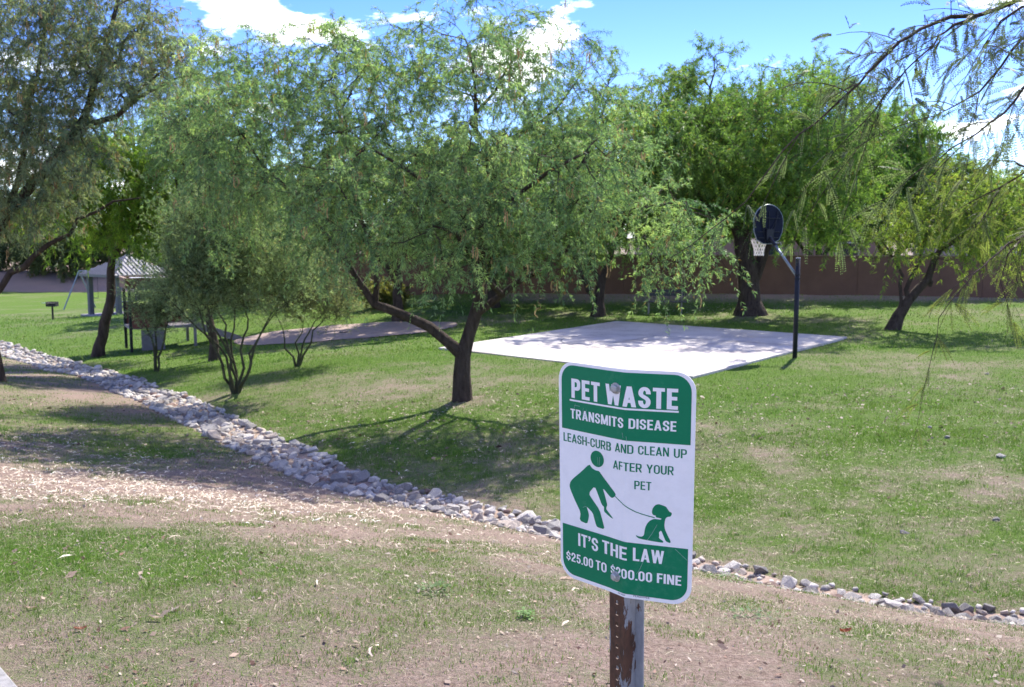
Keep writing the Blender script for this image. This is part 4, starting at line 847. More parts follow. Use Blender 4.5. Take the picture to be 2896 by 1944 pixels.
for pts in ([(-.108, .1425), (-.094, .1425)], [(-.106, .146), (-.1095, .135), (-.1115, .122), (-.110, .114)], [(-.108, .132), (-.100, .132)], [(-.084, .140), (-.087, .128), (-.076, .127)], [(-.076, .138), (-.080, .124)],
            [(.024, .100), (.0255, .089)], [(.016, .106), (.018, .096)], [(.085, -.070), (.076, -.088), (.066, -.104)], [(.064, -.136), (.052, -.166), (.046, -.176)], [(-.047, .046), (-.046, .032)], [(-.041, .048), (-.043, .030)], [(-.088, -.066), (-.078, -.062)], [(.120, -.115), (.143, -.135)]):
    bm = bmesh.new(); p = np.array(pts); d_ = nrm(np.gradient(p, axis=0)); n_ = np.stack([-d_[:, 1], d_[:, 0]], -1)*.00028
    for i in range(len(p)-1): bm.faces.new([bm.verts.new((*q, 0)) for q in (p[i]+n_[i], p[i+1]+n_[i+1], p[i+1]-n_[i+1], p[i]-n_[i])])
    map_sheet(bm, .0011); link('scratch', bm_mesh('scratch', bm), M['scr'], panel)
# bolts
M['zinc'] = plain('weathered_zinc', (.42, .41, .39), .5, .35, var=.35, nscale=120)
for t_ in (HH_-.0385, -HH_+.0385):
    c_ = Vector(sgn(0, t_)); nv_ = Vector(sgn(0, t_, 1.)-sgn(0, t_, 0.)).normalized(); q_ = nv_.to_track_quat('Z', 'Y').to_matrix().to_4x4()
    def fn(bm):
        bmesh.ops.create_cone(bm, cap_ends=True, segments=24, radius1=.0112, radius2=.0108, depth=.0018, matrix=Matrix.Translation(c_+nv_*.0014) @ q_)
        bmesh.ops.create_cone(bm, cap_ends=True, segments=6, radius1=.0085, radius2=.0080, depth=.0060, matrix=Matrix.Translation(c_+nv_*.0052) @ q_)
        bmesh.ops.create_cone(bm, cap_ends=True, segments=18, radius1=.0072, radius2=.0052, depth=.0012, matrix=Matrix.Translation(c_+nv_*.0088) @ q_)
        bmesh.ops.create_cone(bm, cap_ends=True, segments=10, radius1=.004, radius2=.004, depth=.03, matrix=Matrix.Translation(c_-nv_*.014) @ q_)
    simple('bolt', fn, M['zinc'], sign)
# channel post: a hat-shaped steel section with a row of holes in its web
m, t, b, o = mat('chipped_post_paint')
n1 = noise(t, 16, 8, .72, scl=(1.6, 1.6, .32)); n2 = noise(t, 90, 5, .6, scl=(1, 1, .4))
av = nn(t, 'ShaderNodeAttribute', attribute_name='col'); k1 = nn(t, 'ShaderNodeMath', operation='ADD'); L(t, n1.outputs['Fac'], k1.inputs[0]); L(t, av.outputs['Fac'], k1.inputs[1])
k2 = nn(t, 'ShaderNodeMath', operation='MULTIPLY_ADD'); L(t, n2.outputs['Fac'], k2.inputs[0]); k2.inputs[1].default_value = .22; L(t, k1.outputs[0], k2.inputs[2])
chip = ramp(t, k2.outputs[0], [(.745, (0, 0, 0)), (.76, (1, 1, 1))])
paint = ramp(t, n2.outputs['Fac'], [(.3, (.235, .24, .25)), (.7, (.33, .335, .345))]); rust = ramp(t, n2.outputs['Fac'], [(.3, (.045, .022, .014)), (.7, (.12, .05, .028))])
mk_ = nn(t, 'ShaderNodeMix', data_type='RGBA'); L(t, chip.outputs[0], mk_.inputs[0]); L(t, paint.outputs[0], mk_.inputs[6]); L(t, rust.outputs[0], mk_.inputs[7]); L(t, mk_.outputs[2], b.inputs['Base Color'])
b.inputs['Roughness'].default_value = .62; iv = nn(t, 'ShaderNodeInvert'); L(t, chip.outputs[0], iv.inputs[1]); bump(t, iv.outputs[0], b, .6, .0008)
yaw = .80; ax1 = Vector((math.cos(yaw), -math.sin(yaw), 0)); nb = Vector((math.sin(yaw), math.cos(yaw), 0)); upv = Vector(UPV).normalized()
o0 = Vector(sgn(0, 0, -.0022))-Vector((0, 0, 0)); T3 = .003
def pp(a, d, t_): return o0+ax1*a+nb*d+upv*t_
bm = bmesh.new(); cl_ = bm.verts.layers.float_color.new('col')
def quad(vs, rust_):
    q = [bm.verts.new(v) for v in vs]
    for v in q: v[cl_] = (rust_, rust_, rust_, 1)
    bm.faces.new(q)
tb, tt, hp = -1.45, .205, .0240; nh = int((tt-tb)/hp); wh, hr = .0165, .0048
for i in range(nh):
    z0 = tt-(i+1)*hp+.0145; z1 = z0+hp; zc = (z0+z1)/2
    for dpt in (0, T3):
        ring = [(hr*math.cos(a), zc+hr*math.sin(a)) for a in np.arange(12)*math.pi/6+math.pi/12]
        edge = []
        for a, z in ring:
            dx, dz = a, z-zc; k = min(wh/max(abs(dx), 1e-9), hp/2/max(abs(dz), 1e-9)); edge.append((dx*k, zc+dz*k))
        for j in range(12):
            j2 = (j+1) % 12; quad([pp(*ring[j][:1], dpt, ring[j][1]), pp(edge[j][0], dpt, edge[j][1]), pp(edge[j2][0], dpt, edge[j2][1]), pp(ring[j2][0], dpt, ring[j2][1])], .22)
        for sx in (-1, 1):
            for sz in (-1, 1):
                cs_ = [e for e in edge if e[0]*sx > wh-1e-6 or (e[1]-zc)*sz > hp/2-1e-6]
                ex = max((e for e in edge if abs(e[0]*sx-wh) < 1e-6), key=lambda e: (e[1]-zc)*sz); ez = max((e for e in edge if abs((e[1]-zc)*sz-hp/2) < 1e-6), key=lambda e: e[0]*sx)
                q = [bm.verts.new(pp(*v)) for v in ((ex[0], dpt, ex[1]), (wh*sx, dpt, zc+hp/2*sz), (ez[0], dpt, ez[1]))]
                for v in q: v[cl_] = (.22, .22, .22, 1)
                bm.faces.new(q)
    for j in range(12):
        j2 = (j+1) % 12; quad([pp(ring[j][0], 0, ring[j][1]), pp(ring[j2][0], 0, ring[j2][1]), pp(ring[j2][0], T3, ring[j2][1]), pp(ring[j][0], T3, ring[j][1])], .2)
def wall(prof, rust_):
    nz_ = 60
    for (a0, d0), (a1, d1) in zip(prof, prof[1:]+prof[:1]):
        for k in range(nz_):
            z0, z1 = tb+(tt-tb)*k/nz_, tb+(tt-tb)*(k+1)/nz_
            quad([pp(a0, d0, z0), pp(a1, d1, z0), pp(a1, d1, z1), pp(a0, d0, z1)], rust_)
for sg in (-1, 1):
    wall([(sg*wh, 0), (sg*(wh+.0035), .001), (sg*(wh+.0035), .004), (sg*wh, T3)], .14)
    wall([(sg*(wh+.0035), .001), (sg*(wh+.006), .030), (sg*(wh+.003), .030), (sg*(wh+.0005), .004)], .09 if sg > 0 else .12)
    wall([(sg*(wh+.003), .030), (sg*(wh+.003), .033), (sg*(wh+.009), .033), (sg*(wh+.009), .030)], .19)
    wall([(sg*(wh+.009), .030), (sg*(wh+.026), .0295), (sg*(wh+.026), .0325), (sg*(wh+.009), .033)], .06)
bmesh.ops.remove_doubles(bm, verts=bm.verts, dist=1e-5); bmesh.ops.recalc_face_normals(bm, faces=bm.faces)
link('post', bm_mesh('post', bm), m, sign)

# ---------------------------------------------------------------- basketball hoop
M['navy'] = plain('dark_blue_paint', (.012, .014, .022), .5, var=.25, nscale=6, spec=.25); M['navy2'] = plain('backboard_back', (.010, .013, .026), .85, var=.25, nscale=5, spec=.15)
M['whitemetal'] = plain('white_paint', (.62, .62, .62), .4); M['net'] = plain('nylon_net', (.8, .74, .68), .8); M['rim'] = plain('rim_paint', (.10, .045, .03), .5); M['pipe'] = plain('galvanised_pipe', (.20, .235, .27), .4, .5)
hz = gz(*hoop_xy); hoop = empty('basketball_hoop', (*hoop_xy, hz), 'basketball hoop with fan-shaped backboard on a black pole at the court edge', 'basketball hoop')
ID = Vector((-.45, .893, 0)).normalized(); BD = Vector((ID.y, -ID.x, 0)); H0 = Vector((*hoop_xy, hz))
PH = 2.46
def fn(bm):
    tube(bm, H0-Vector((0, 0, .3)), H0+Vector((0, 0, PH)), .058, .058, 20)
simple('pole', fn, M['navy'], hoop, True)
simple('pole_cap', lambda bm: (tube(bm, H0+Vector((0, 0, PH-.001)), H0+Vector((0, 0, PH+.012)), .061, .055, 20)), M['whitemetal'], hoop)
for z in (PH-.42, PH-.52): simple('clamp', lambda bm: tube(bm, H0+Vector((0, 0, z)), H0+Vector((0, 0, z+.035)), .068, .068, 20), M['navy'], hoop)
BC = H0+ID*1.08+Vector((0, 0, 3.2-hz))                      # backboard centre
simple('arm', lambda bm: tube(bm, H0+ID*.05+Vector((0, 0, PH-.42)), BC-ID*.05-Vector((0, 0, .25)), .032, .032, 12), M['pipe'], hoop, True)
simple('arm_bracket', lambda bm: (tube(bm, BC-ID*.28-Vector((0, 0, .47)), BC-ID*.03-Vector((0, 0, .24)), .045, .045, 12), box(bm, (0, 0, 0), (.22, .05, .3), M=Matrix.Translation(BC-ID*.05-Vector((0, 0, .2))) @ Matrix.Rotation(math.atan2(BD.y, BD.x), 4, 'Z'))), M['navy'], hoop)
outl = [(.30*math.cos(a)*1.18 if False else .48*math.cos(a), .12+.44*math.sin(a)) for a in np.linspace(R(-8), R(188), 26)]
outl += [(-.46, -.12), (-.36, -.32), (-.15, -.42), (.15, -.42), (.36, -.32), (.46, -.12)]
def board(bm, sc, d0, d1):
    lo = [bm.verts.new(BC+BD*(x*sc)+Vector((0, 0, y*sc))+ID*d0) for x, y in outl]; hi = [bm.verts.new(BC+BD*(x*sc)+Vector((0, 0, y*sc))+ID*d1) for x, y in outl]
    bm.faces.new(lo); bm.faces.new(hi[::-1])
    for i in range(len(lo)): bm.faces.new((lo[i], lo[(i+1) % len(lo)], hi[(i+1) % len(lo)], hi[i]))
    bmesh.ops.recalc_face_normals(bm, faces=bm.faces)
bd_ = simple('backboard', lambda bm: board(bm, .985, 0, .03), M['navy2'], hoop)
def fn(bm):
    n = len(outl)
    for i in range(n):
        a, c = outl[i], outl[(i+1) % n]; tube(bm, BC+BD*a[0]+Vector((0, 0, a[1]))+ID*.012, BC+BD*c[0]+Vector((0, 0, c[1]))+ID*.012, .012, .012, 8)
simple('rim_edge', fn, M['pipe'], bd_)
def rib(a, c): return simple('rib', lambda bm: tube(bm, BC+BD*a[0]+Vector((0, 0, a[1]))-ID*.012, BC+BD*c[0]+Vector((0, 0, c[1]))-ID*.012, .012, .012, 6), M['navy'], bd_)
for y in (.22, -.12, -.27): rib((-.37 if y > -.2 else -.32, y), (.37 if y > -.2 else .32, y))
for x0, x1 in ((-.24, -.1), (0, 0), (.24, .1)): rib((x0*1.2, .40), (x1, -.38))
for x0, x1 in ((-.30, .05), (.30, -.05)): rib((x0, .30), (x1, -.27))
RC = BC+ID*.33-Vector((0, 0, .30))
simple('rim', lambda bm: [tube(bm, RC+BD*.215*math.cos(a)+ID*.215*math.sin(a), RC+BD*.215*math.cos(a+.2618)+ID*.215*math.sin(a+.2618), .012, .012, 6) for a in np.arange(24)*.2618]+[tube(bm, RC-ID*.2+BD*s_*.06, RC-ID*.31+BD*s_*.07, .014, .014, 6) for s_ in (-1, 1)], M['rim'], hoop)
def fn(bm):
    lv = [(.210, 0), (.185, -.09), (.155, -.18), (.125, -.27), (.115, -.36), (.118, -.43)]; n = 12
    for i in range(len(lv)-1):
        for k in range(n):
            for dk in (.5, -.5):
                a0 = 2*math.pi*(k+.5*(i % 2))/n; a1 = 2*math.pi*(k+.5*(i % 2)+dk)/n
                f = lambda r, z, a: RC+BD*r*math.cos(a)+ID*r*math.sin(a)+Vector((0, 0, z))
                tube(bm, f(*lv[i], a0), f(*lv[i+1], a1), .009, .009, 4)
simple('net', fn, M['net'], hoop)

# ---------------------------------------------------------------- bench by the wall
M['benchdark'] = plain('black_bench_coating', (.018, .018, .022), .35); M['benchleg'] = plain('beige_bench_legs', (.30, .27, .21), .6)
bx_, by_ = at(1879, 885, 36.2)[:2]; bz_ = gz(bx_, by_); brz = math.atan2(*(at(1990, 0, 36.5)-at(1760, 0, 37))[:2][::-1])*0+R(-4)
bench = empty('park_bench', (bx_, by_, bz_), 'dark metal park bench standing in the shade before the brown wall', 'bench', rz=brz)
def lb(name, mt, fn): bm = bmesh.new(); fn(bm); return link(name, bm_mesh(name, bm), mt, bench, world=False)
for k in range(3): lb('seat_slat', M['benchdark'], lambda bm: box(bm, (0, -.16+k*.135, .46), (1.66, .12, .035), bevel=.008))
for k in range(2): lb('back_slat', M['benchdark'], lambda bm: box(bm, (.02, .24+.02*k, .72+.13*k), (1.66, .03, .115), bevel=.008))
for sx in (-.62, .62):
    lb('leg', M['benchleg'], lambda bm: (tube(bm, (sx, -.12, -.1), (sx, -.12, .44), .022, n=8), tube(bm, (sx+.05, .2, -.1), (sx+.05, .2, .44), .022, n=8), tube(bm, (sx+.05, .2, .44), (sx+.05, .26, .9), .022, n=8), tube(bm, (sx, -.18, .435), (sx+.05, .22, .435), .018, n=8)))

# ---------------------------------------------------------------- boundary wall and houses beyond
M['wall'] = plain('brown_stucco_block', (.145, .080, .050), .92, var=.14, nscale=1.6, bmp=.006); M['cap'] = plain('wall_cap', (.22, .145, .105), .9)
wa, wb_ = np.array([-14.5, 46.5]), np.array([44, 35.2]); wl = np.linalg.norm(wb_-wa); wd_ = (wb_-wa)/wl; wrz = math.atan2(wd_[1], wd_[0])
wc = (wa+wb_)/2; wallo = empty('boundary_wall', (*wc, gz(*wc)), 'long brown stucco boundary wall closing the lawn behind the court', 'wall', rz=wrz)
def lw(name, mt, fn): bm = bmesh.new(); fn(bm); return link(name, bm_mesh(name, bm), mt, wallo, world=False)
zt = 2.10-gz(*wc); npan = 12; pw = wl/npan
for k in range(npan):
    x = -wl/2+pw*(k+.5); lw('panel', M['wall'], lambda bm: (box(bm, (x, 0, -.35), (pw-.012, .2, 1.7)), box(bm, (x, .004, .80), (pw-.012, .2, .60)), box(bm, (x, 0, zt-.29), (pw-.012, .2, .565))))
    lw('cap', M['cap'], lambda bm: box(bm, (x, 0, zt+.02), (pw-.006, .26, .05), bevel=.008))
def house(label, x0, x1, y, h, depth, cw, cr, seed):
    c_ = np.array([(x0+x1)/2, y]); z0 = gz(*c_); wdt = x1-x0
    ho = empty('house', (*c_, z0), label, 'house', 'houses beyond the wall')
    mw, mr, mg = plain('house_stucco', cw, .9, var=.08, nscale=1.5, bmp=.004), plain('house_roof', cr, .8, var=.15, nscale=2), plain('window_glass', (.04, .05, .06), .08)
    def lh(name, mt, fn, parent=None):
        bm = bmesh.new(); fn(bm); ob = link(name, bm_mesh(name, bm), mt, parent or ho, world=False); return ob
    lh('wall', mw, lambda bm: box(bm, (0, 0, h/2-.3), (wdt, depth, h+.6)))
    rf = lh('roof', mr, lambda bm: None)
    bm = bmesh.new(); e = .6
    for s_ in (-1, 1):
        vs = [bm.verts.new(v) for v in ((-wdt/2-e, s_*(depth/2+e), h-.1), (wdt/2+e, s_*(depth/2+e), h-.1), (wdt/2-2.5, 0, h+depth*.2), (-wdt/2+2.5, 0, h+depth*.2))]; bm.faces.new(vs if s_ < 0 else vs[::-1])
        q = [bm.verts.new(v) for v in ((s_*(wdt/2+e), -depth/2-e, h-.1), (s_*(wdt/2+e), depth/2+e, h-.1), (s_*(wdt/2-2.5), 0, h+depth*.2))]; bm.faces.new(q)
    bmesh.ops.solidify(bm, geom=bm.faces, thickness=.15); bm.to_mesh(rf.data); bm.free()
    for q in range(3):
        wx = -wdt/2+wdt*(q+.5)/3; wi = lh('window', M['whitemetal'], lambda bm: box(bm, (wx, -depth/2-.02, h*.55), (1.5, .08, 1.15)))
        lh('pane', mg, lambda bm: box(bm, (wx, -depth/2-.055, h*.55), (1.36, .03, 1.0)), wi)
    return ho
house('grey house with low hipped roof behind the brown wall at the right edge', 28, 44, 62, 3.6, 10, (.34, .30, .30), (.20, .195, .205), 1)
house('pinkish house glimpsed between the trees behind the hoop', 9, 24, 66, 3.3, 9, (.24, .17, .145), (.24, .13, .10), 2)

# ---------------------------------------------------------------- picnic shelter
M['roof'] = plain('grey_metal_roof', (.115, .115, .125), .5, .2, var=.08); M['seam'] = plain('roof_seam', (.26, .26, .275), .5, .2); M['column'] = plain('grey_column', (.12, .125, .125), .8, var=.12); M['slabc'] = plain('shelter_slab', (.26, .25, .255), .9, var=.1)
nc_ = at(323.5, 780, 55); lc = nc_[:2]+np.array([-3.15, 2.42]); rc = nc_[:2]+np.array([2.42, 3.15]); fc = lc+rc-nc_[:2]; mid_ = (lc+rc)/2; ez = .68; slz = gz(*mid_)+.06
shel = empty('picnic_shelter', (*mid_, gz(*mid_)), 'picnic shelter with grey seamed pyramid roof on square columns', 'shelter')
cs4 = [nc_[:2], rc, fc, lc]; apex = Vector((*mid_, 1.80))
def fn(bm):
    vs = [bm.verts.new((*c, ez)) for c in cs4]; lo = [bm.verts.new((*c, ez-.14)) for c in cs4]; a = bm.verts.new(apex)
    for i in range(4): bm.faces.new((vs[i], vs[(i+1) % 4], a)); bm.faces.new((lo[i], lo[(i+1) % 4], vs[(i+1) % 4], vs[i]))
    bm.faces.new(lo[::-1])
ro = simple('roof', fn, M['roof'], shel)
for i in range(4):
    a, c = np.array(cs4[i]), np.array(cs4[(i+1) % 4])
    for k in range(1, 14):
        f = k/14; p = a+(c-a)*f; g_ = 1-abs(2*f-1); m2 = (a+c)/2; q = p+(mid_-m2)*g_
        nn_ = Vector((*(m2-mid_), 0)).normalized(); n3_ = (nn_*1.12+Vector((0, 0, 2))).normalized()*.02
        simple('seam', lambda bm: tube(bm, Vector((*p, ez))+n3_, Vector((*q, ez+(1.80-ez)*g_))+n3_, .028, .028, 4), M['seam'], ro)
for c in cs4:
    p = mid_+(np.array(c)-mid_)*.78; simple('column', lambda bm: box(bm, (*p, (slz+ez-.14)/2-.05), (.27, .27, ez-.14-slz+.1), rz=math.atan2(2.42, -3.15), bevel=.01), M['column'], shel)
slab_pts = [mid_+(np.array(c)-mid_)*1.0 for c in cs4]
bm = bmesh.new(); vs = [bm.verts.new((*p, slz)) for p in slab_pts]; lo = [bm.verts.new((*p, slz-.35)) for p in slab_pts]; bm.faces.new(vs)
for i in range(4): bm.faces.new((lo[i], lo[(i+1) % 4], vs[(i+1) % 4], vs[i]))
link('floor_slab', bm_mesh('floor_slab', bm), M['slabc'], shel)
def table(x, y, z, rz, label):
    e = empty('picnic_table', (x, y, z), label, 'table', rz=rz)
    def lt(name, fn): bm = bmesh.new(); fn(bm); return link(name, bm_mesh(name, bm), M['benchdark'], e, world=False)
    lt('table_top', lambda bm: box(bm, (0, 0, .74), (1.8, .75, .05), bevel=.01))
    for s_ in (-1, 1):
        lt('seat', lambda bm: box(bm, (0, s_*.62, .44), (1.8, .26, .045), bevel=.01)); lt('leg', lambda bm: (tube(bm, (s_*.6, -.6, .43), (s_*.6, .6, .43), .03, n=8), tube(bm, (s_*.6, -.32, 0), (s_*.6, -.2, .72), .03, n=8), tube(bm, (s_*.6, .32, 0), (s_*.6, .2, .72), .03, n=8)))
table(mid_[0]-.2, mid_[1]-.3, slz, R(25), 'dark picnic table on the slab under the shelter roof')
# ---------------------------------------------------------------- grill, swing frame, playhouse
gp = at(150, 905, 52); gp[2] = gz(gp[0], gp[1]); M['iron'] = plain('black_iron', (.012, .012, .012), .7, var=.3)
grill = empty('park_grill', tuple(gp), 'black pedestal grill standing alone on the left lawn', 'grill'); G0 = Vector(gp)
simple('post', lambda bm: tube(bm, G0-Vector((0, 0, .2)), G0+Vector((0, 0, .74)), .05, n=12), M['iron'], grill)
def fn(bm):
    for c_, s_ in (((0, 0, .75), (.5, .4, .02)), ((0, .2, .87), (.5, .02, .24)), ((-.25, 0, .87), (.02, .4, .24)), ((.25, 0, .87), (.02, .4, .24)), ((0, -.2, .81), (.5, .02, .11))): box(bm, G0+Vector(c_), s_)
simple('firebox', fn, M['iron'], grill)
simple('grate', lambda bm: [tube(bm, G0+Vector((-.24+.06*k, -.24, .93)), G0+Vector((-.24+.06*k, .19, .93)), .008, n=5) for k in range(9)]+[tube(bm, G0+Vector((.26, -.1, .9)), G0+Vector((.36, -.1, .9)), .015, n=6)], M['iron'], grill)
simple('shelf', lambda bm: box(bm, G0+Vector((-.42, 0, .93)), (.28, .2, .015)), M['pipe'], grill)
s0_, s1_ = at(223, 767, 65), at(362, 766, 65.8); sw = empty('swing_set', (*s0_[:2], gz(*s0_[:2])), 'metal pipe swing frame standing on the lawn behind the picnic shelter', 'swing set')
simple('top_beam', lambda bm: tube(bm, s0_, s1_, .05, n=10), M['pipe'], sw)
for e_ in (s0_, s1_):
    for dx, dy in ((-.75, -1.0), (.62, 1.0)):
        f_ = Vector((e_[0]+dx, e_[1]+dy, gz(e_[0]+dx, e_[1]+dy)-.1)); simple('leg', lambda bm: tube(bm, f_, e_, .045, n=10), M['pipe'], sw)
for q in (.3, .62):
    c_ = Vector(s0_)+(Vector(s1_)-Vector(s0_))*q
    simple('swing_seat', lambda bm: (box(bm, c_-Vector((0, 0, 1.85)), (.45, .16, .03)), tube(bm, c_+Vector((-.22, 0, 0)), c_+Vector((-.22, 0, -1.85)), .012, n=5), tube(bm, c_+Vector((.22, 0, 0)), c_+Vector((.22, 0, -1.85)), .012, n=5)), M['iron'], sw)
M['maroon'] = plain('maroon_panel', (.15, .045, .035), .6, var=.15); M['greyplay'] = plain('grey_plastic', (.17, .155, .165), .55); M['whitepl'] = plain('white_canopy', (.75, .76, .78), .4); M['tan'] = plain('tan_fascia', (.36, .24, .17), .7)
pc = at(455, 985, 33.5)[:2]; pz = gz(*pc); play = empty('playhouse', (*pc, pz), 'maroon playhouse with flat white-topped roof and grey ramp, half hidden by shrubs', 'playhouse', rz=R(28))
def lp(name, mt, fn, parent=None): bm = bmesh.new(); fn(bm); return link(name, bm_mesh(name, bm), mt, parent or play, world=False)
PWD, PDP, PHt = 2.3, 1.8, 2.42
for sx in (-1, 1):
    for sy in (-1, 1): lp('post', M['iron'] if sx < 0 else M['greyplay'], lambda bm: box(bm, (sx*(PWD/2-.1), sy*(PDP/2-.1), PHt/2-.1), (.09, .09, PHt+.1)))
rf = lp('roof', M['maroon'], lambda bm: (box(bm, (0, -PDP/2, PHt-.12), (PWD, .05, .34)), box(bm, (0, PDP/2, PHt-.12), (PWD, .05, .34)), box(bm, (-PWD/2, 0, PHt-.12), (.05, PDP-.06, .34)), box(bm, (PWD/2, 0, PHt-.12), (.05, PDP-.06, .34))))
lp('roof_sheet', M['whitepl'], lambda bm: box(bm, (.1, 0, PHt+.02), (PWD-.35, PDP-.3, .03)), rf); lp('roof_rim', M['tan'], lambda bm: (box(bm, (0, -PDP/2, PHt+.065), (PWD+.04, .09, .03)), box(bm, (0, PDP/2, PHt+.065), (PWD+.04, .09, .03)), box(bm, (-PWD/2, 0, PHt+.065), (.09, PDP-.1, .03)), box(bm, (PWD/2, 0, PHt+.065), (.09, PDP-.1, .03))), rf)
lp('deck', M['greyplay'], lambda bm: box(bm, (0, 0, .78), (PWD-.12, PDP-.12, .08))); lp('side_panel', M['maroon'], lambda bm: box(bm, (-.45, -PDP/2+.06, 1.15), (1.1, .05, .75)))
lp('lower_panel', M['greyplay'], lambda bm: box(bm, (-.35, -PDP/2+.08, .36), (.75, .05, .7))); lp('back_panel', M['maroon'], lambda bm: box(bm, (0, PDP/2-.06, 1.2), (PWD-.3, .05, .8)))
lp('ramp', M['greyplay'], lambda bm: box(bm, (0, 0, 0), (1.9, .75, .06), M=Matrix.Translation((1.85, -.2, .42)) @ Matrix.Rotation(R(21), 4, 'Y')))
for s_ in (-1, 1): lp('ramp_rail', M['greyplay'], lambda bm: box(bm, (0, 0, 0), (1.9, .05, .22), M=Matrix.Translation((1.85, -.2+s_*.4, .5)) @ Matrix.Rotation(R(21), 4, 'Y')))

# ---------------------------------------------------------------- grass, fallen pods, leaf litter
def in_view(x, y, m=.03): return (np.abs(x) < y*(1448/2700+m)+.25)
def scatter(n, y0, y1, g, power=1.):
    y = np.sqrt(g.uniform(y0**2, y1**2, n)); x = g.uniform(-1, 1, n)*(y*.70+.5); return x, y
def blades(n, y0, y1, hgt, wdt, seed, thr, seg2, tuft=.0, nper=9, rad=.022):
    g = np.random.default_rng(seed); x, y = scatter(n, y0, y1, g)
    if tuft:
        q = max(1, n//nper); cx_, cy_ = scatter(q, y0, y1, g); k = g.integers(0, q, n); sel = g.random(n) < tuft
        x = np.where(sel, cx_[k]+g.normal(0, rad, n), x); y = np.where(sel, cy_[k]+g.normal(0, rad, n), y)
    gr = green(x, y)+(vnoise(x*1.3+5, y*1.3, 2.6)-.5)*.5; keep = g.random(n) < sst(thr, thr+.62, gr)
    d, p = chan_dist(x, y); keep &= d > half_width(p)*g.uniform(.75, 1.3, n); keep &= ~in_court(x, y, .02)
    keep &= ((x+5.9)/3.8)**2+((y-33.4)/2.5)**2 > 1
    keep &= (x+1.96)*.735+(y-3.50)*.678 > .05
    x, y, gr = x[keep], y[keep], gr[keep]; n = len(x); z = ground(x, y)
    h = hgt*g.uniform(.45, 1.3, n)*(.7+.6*np.clip(gr, 0, 1)); a = g.uniform(0, 6.283, n); ln_ = np.abs(g.normal(0, .55, n))+.15
    d3 = np.stack([np.cos(a)*ln_, np.sin(a)*ln_, np.ones(n)], -1); d3 /= np.linalg.norm(d3, axis=1)[:, None]
    a2 = a+math.pi/2+g.normal(0, .5, n); wv = np.stack([np.cos(a2), np.sin(a2), np.zeros(n)], -1)*(wdt*g.uniform(.6, 1.3, n))[:, None]/2
    p0 = np.stack([x, y, z-.004], -1); tip = p0+d3*h[:, None]; tip[:, 2] -= (ln_*h*.25)
    dryb = g.random(n) < .24-.22*np.clip(gr, 0, 1)
    c = np.array([.110, .212, .029])[None]*np.exp(g.normal(0, .22, (n, 1)))*np.stack([1+.35*(fbm(x, y, .5, 2)-.4), np.ones(n), np.ones(n)], -1); c[dryb] = np.array([.34, .295, .20])*np.exp(g.normal(0, .2, (dryb.sum(), 1)))
    if seg2:
        mid = p0+d3*(h*.55)[:, None]+np.array([0, 0, 1])*(h*.06)[:, None]
        V = np.stack([p0-wv, p0+wv, mid+wv*.8, mid-wv*.8, tip], 1).reshape(-1, 3); b_ = np.arange(n)[:, None]*5
        F = np.concatenate([b_+np.array([0, 1, 2]), b_+np.array([0, 2, 3]), b_+np.array([3, 2, 4])]); C = np.repeat(c, 5, 0)
    else:
        V = np.stack([p0-wv, p0+wv, tip], 1).reshape(-1, 3); F = np.arange(n*3).reshape(-1, 3); C = np.repeat(c, 3, 0)
    return V, F, C
def stuff(name, label, cat, sets, mt):
    V, F, C, n = [], [], [], 0
    for v, f, c in sets: V.append(v); F.append(f+n); C.append(c); n += len(v)
    ob = link(name, np_mesh(name, np.vstack(V), np.vstack(F), np.vstack(F).shape[1], np.clip(np.vstack(C), 0, .8)), mt, kind='stuff'); return props(ob, label, cat)
stuff('grass', 'thin short grass growing in patches over the whole lawn', 'grass', [blades(185000, 2.9, 7.5, .026, .0028, 201, .14, True, .5), blades(160000, 7, 14, .042, .0055, 202, .10, False, .5), blades(145000, 13, 26, .05, .011, 203, .12, False), blades(130000, 25, 60, .065, .03, 204, .15, False), blades(26000, 3, 8, .05, .0032, 205, .22, False, 1., 45, .03), blades(60000, 7, 18, .075, .006, 206, .22, False, 1., 40, .06)], M['grass'])
def pods(n, cx, cy, rx, ry, seed, ln=(.05, .12), wd=.0045, c0=(.64, .53, .40)):
    g = np.random.default_rng(seed); x = g.normal(cx, rx, n); y = g.normal(cy, ry, n); k = (y > 3.2); x, y = x[k], y[k]
    n = len(x); z = ground(x, y)+.012; a = g.uniform(0, 6.283, n); l = g.uniform(*ln, n); cu = g.normal(0, 1.6, n); pts = []
    px, py = x.copy(), y.copy()
    for s_ in range(5):
        nx = np.stack([np.cos(a+math.pi/2), np.sin(a+math.pi/2), g.normal(0, .5, n)], -1)*wd*(.5 if s_ in (0, 4) else 1)
        c_ = np.stack([px, py, z+.012*np.sin(s_/4*math.pi)*g.uniform(.2, 1.4, n)], -1); pts += [c_-nx/1, c_+nx/1]
        px, py = px+np.cos(a)*l/4, py+np.sin(a)*l/4; a = a+cu/4
    V = np.stack(pts, 1).reshape(-1, 3); b_ = np.arange(n)[:, None]*10; F = np.concatenate([b_+np.array([2*s_, 2*s_+1, 2*s_+3, 2*s_+2]) for s_ in range(4)])
    return V, F, np.repeat(np.array(c0)[None]*np.exp(g.normal(0, .25, (n, 1))), 10, 0)
stuff('fallen_pods', 'pale curled seed pods strewn over the bare ground on the left', 'seed pods', [pods(2200, -4.6, 9.6, 1.9, 1.0, 301), pods(700, -6.2, 12.6, 2.4, 1.3, 302), pods(500, -2.4, 9.4, 1.6, 1.2, 303), pods(500, -.8, 15.6, 2.2, 1.8, 304), pods(30, 0, 6, 3, 1.6, 305), pods(300, 8, 36.5, 4, .8, 306)], M['pod'])
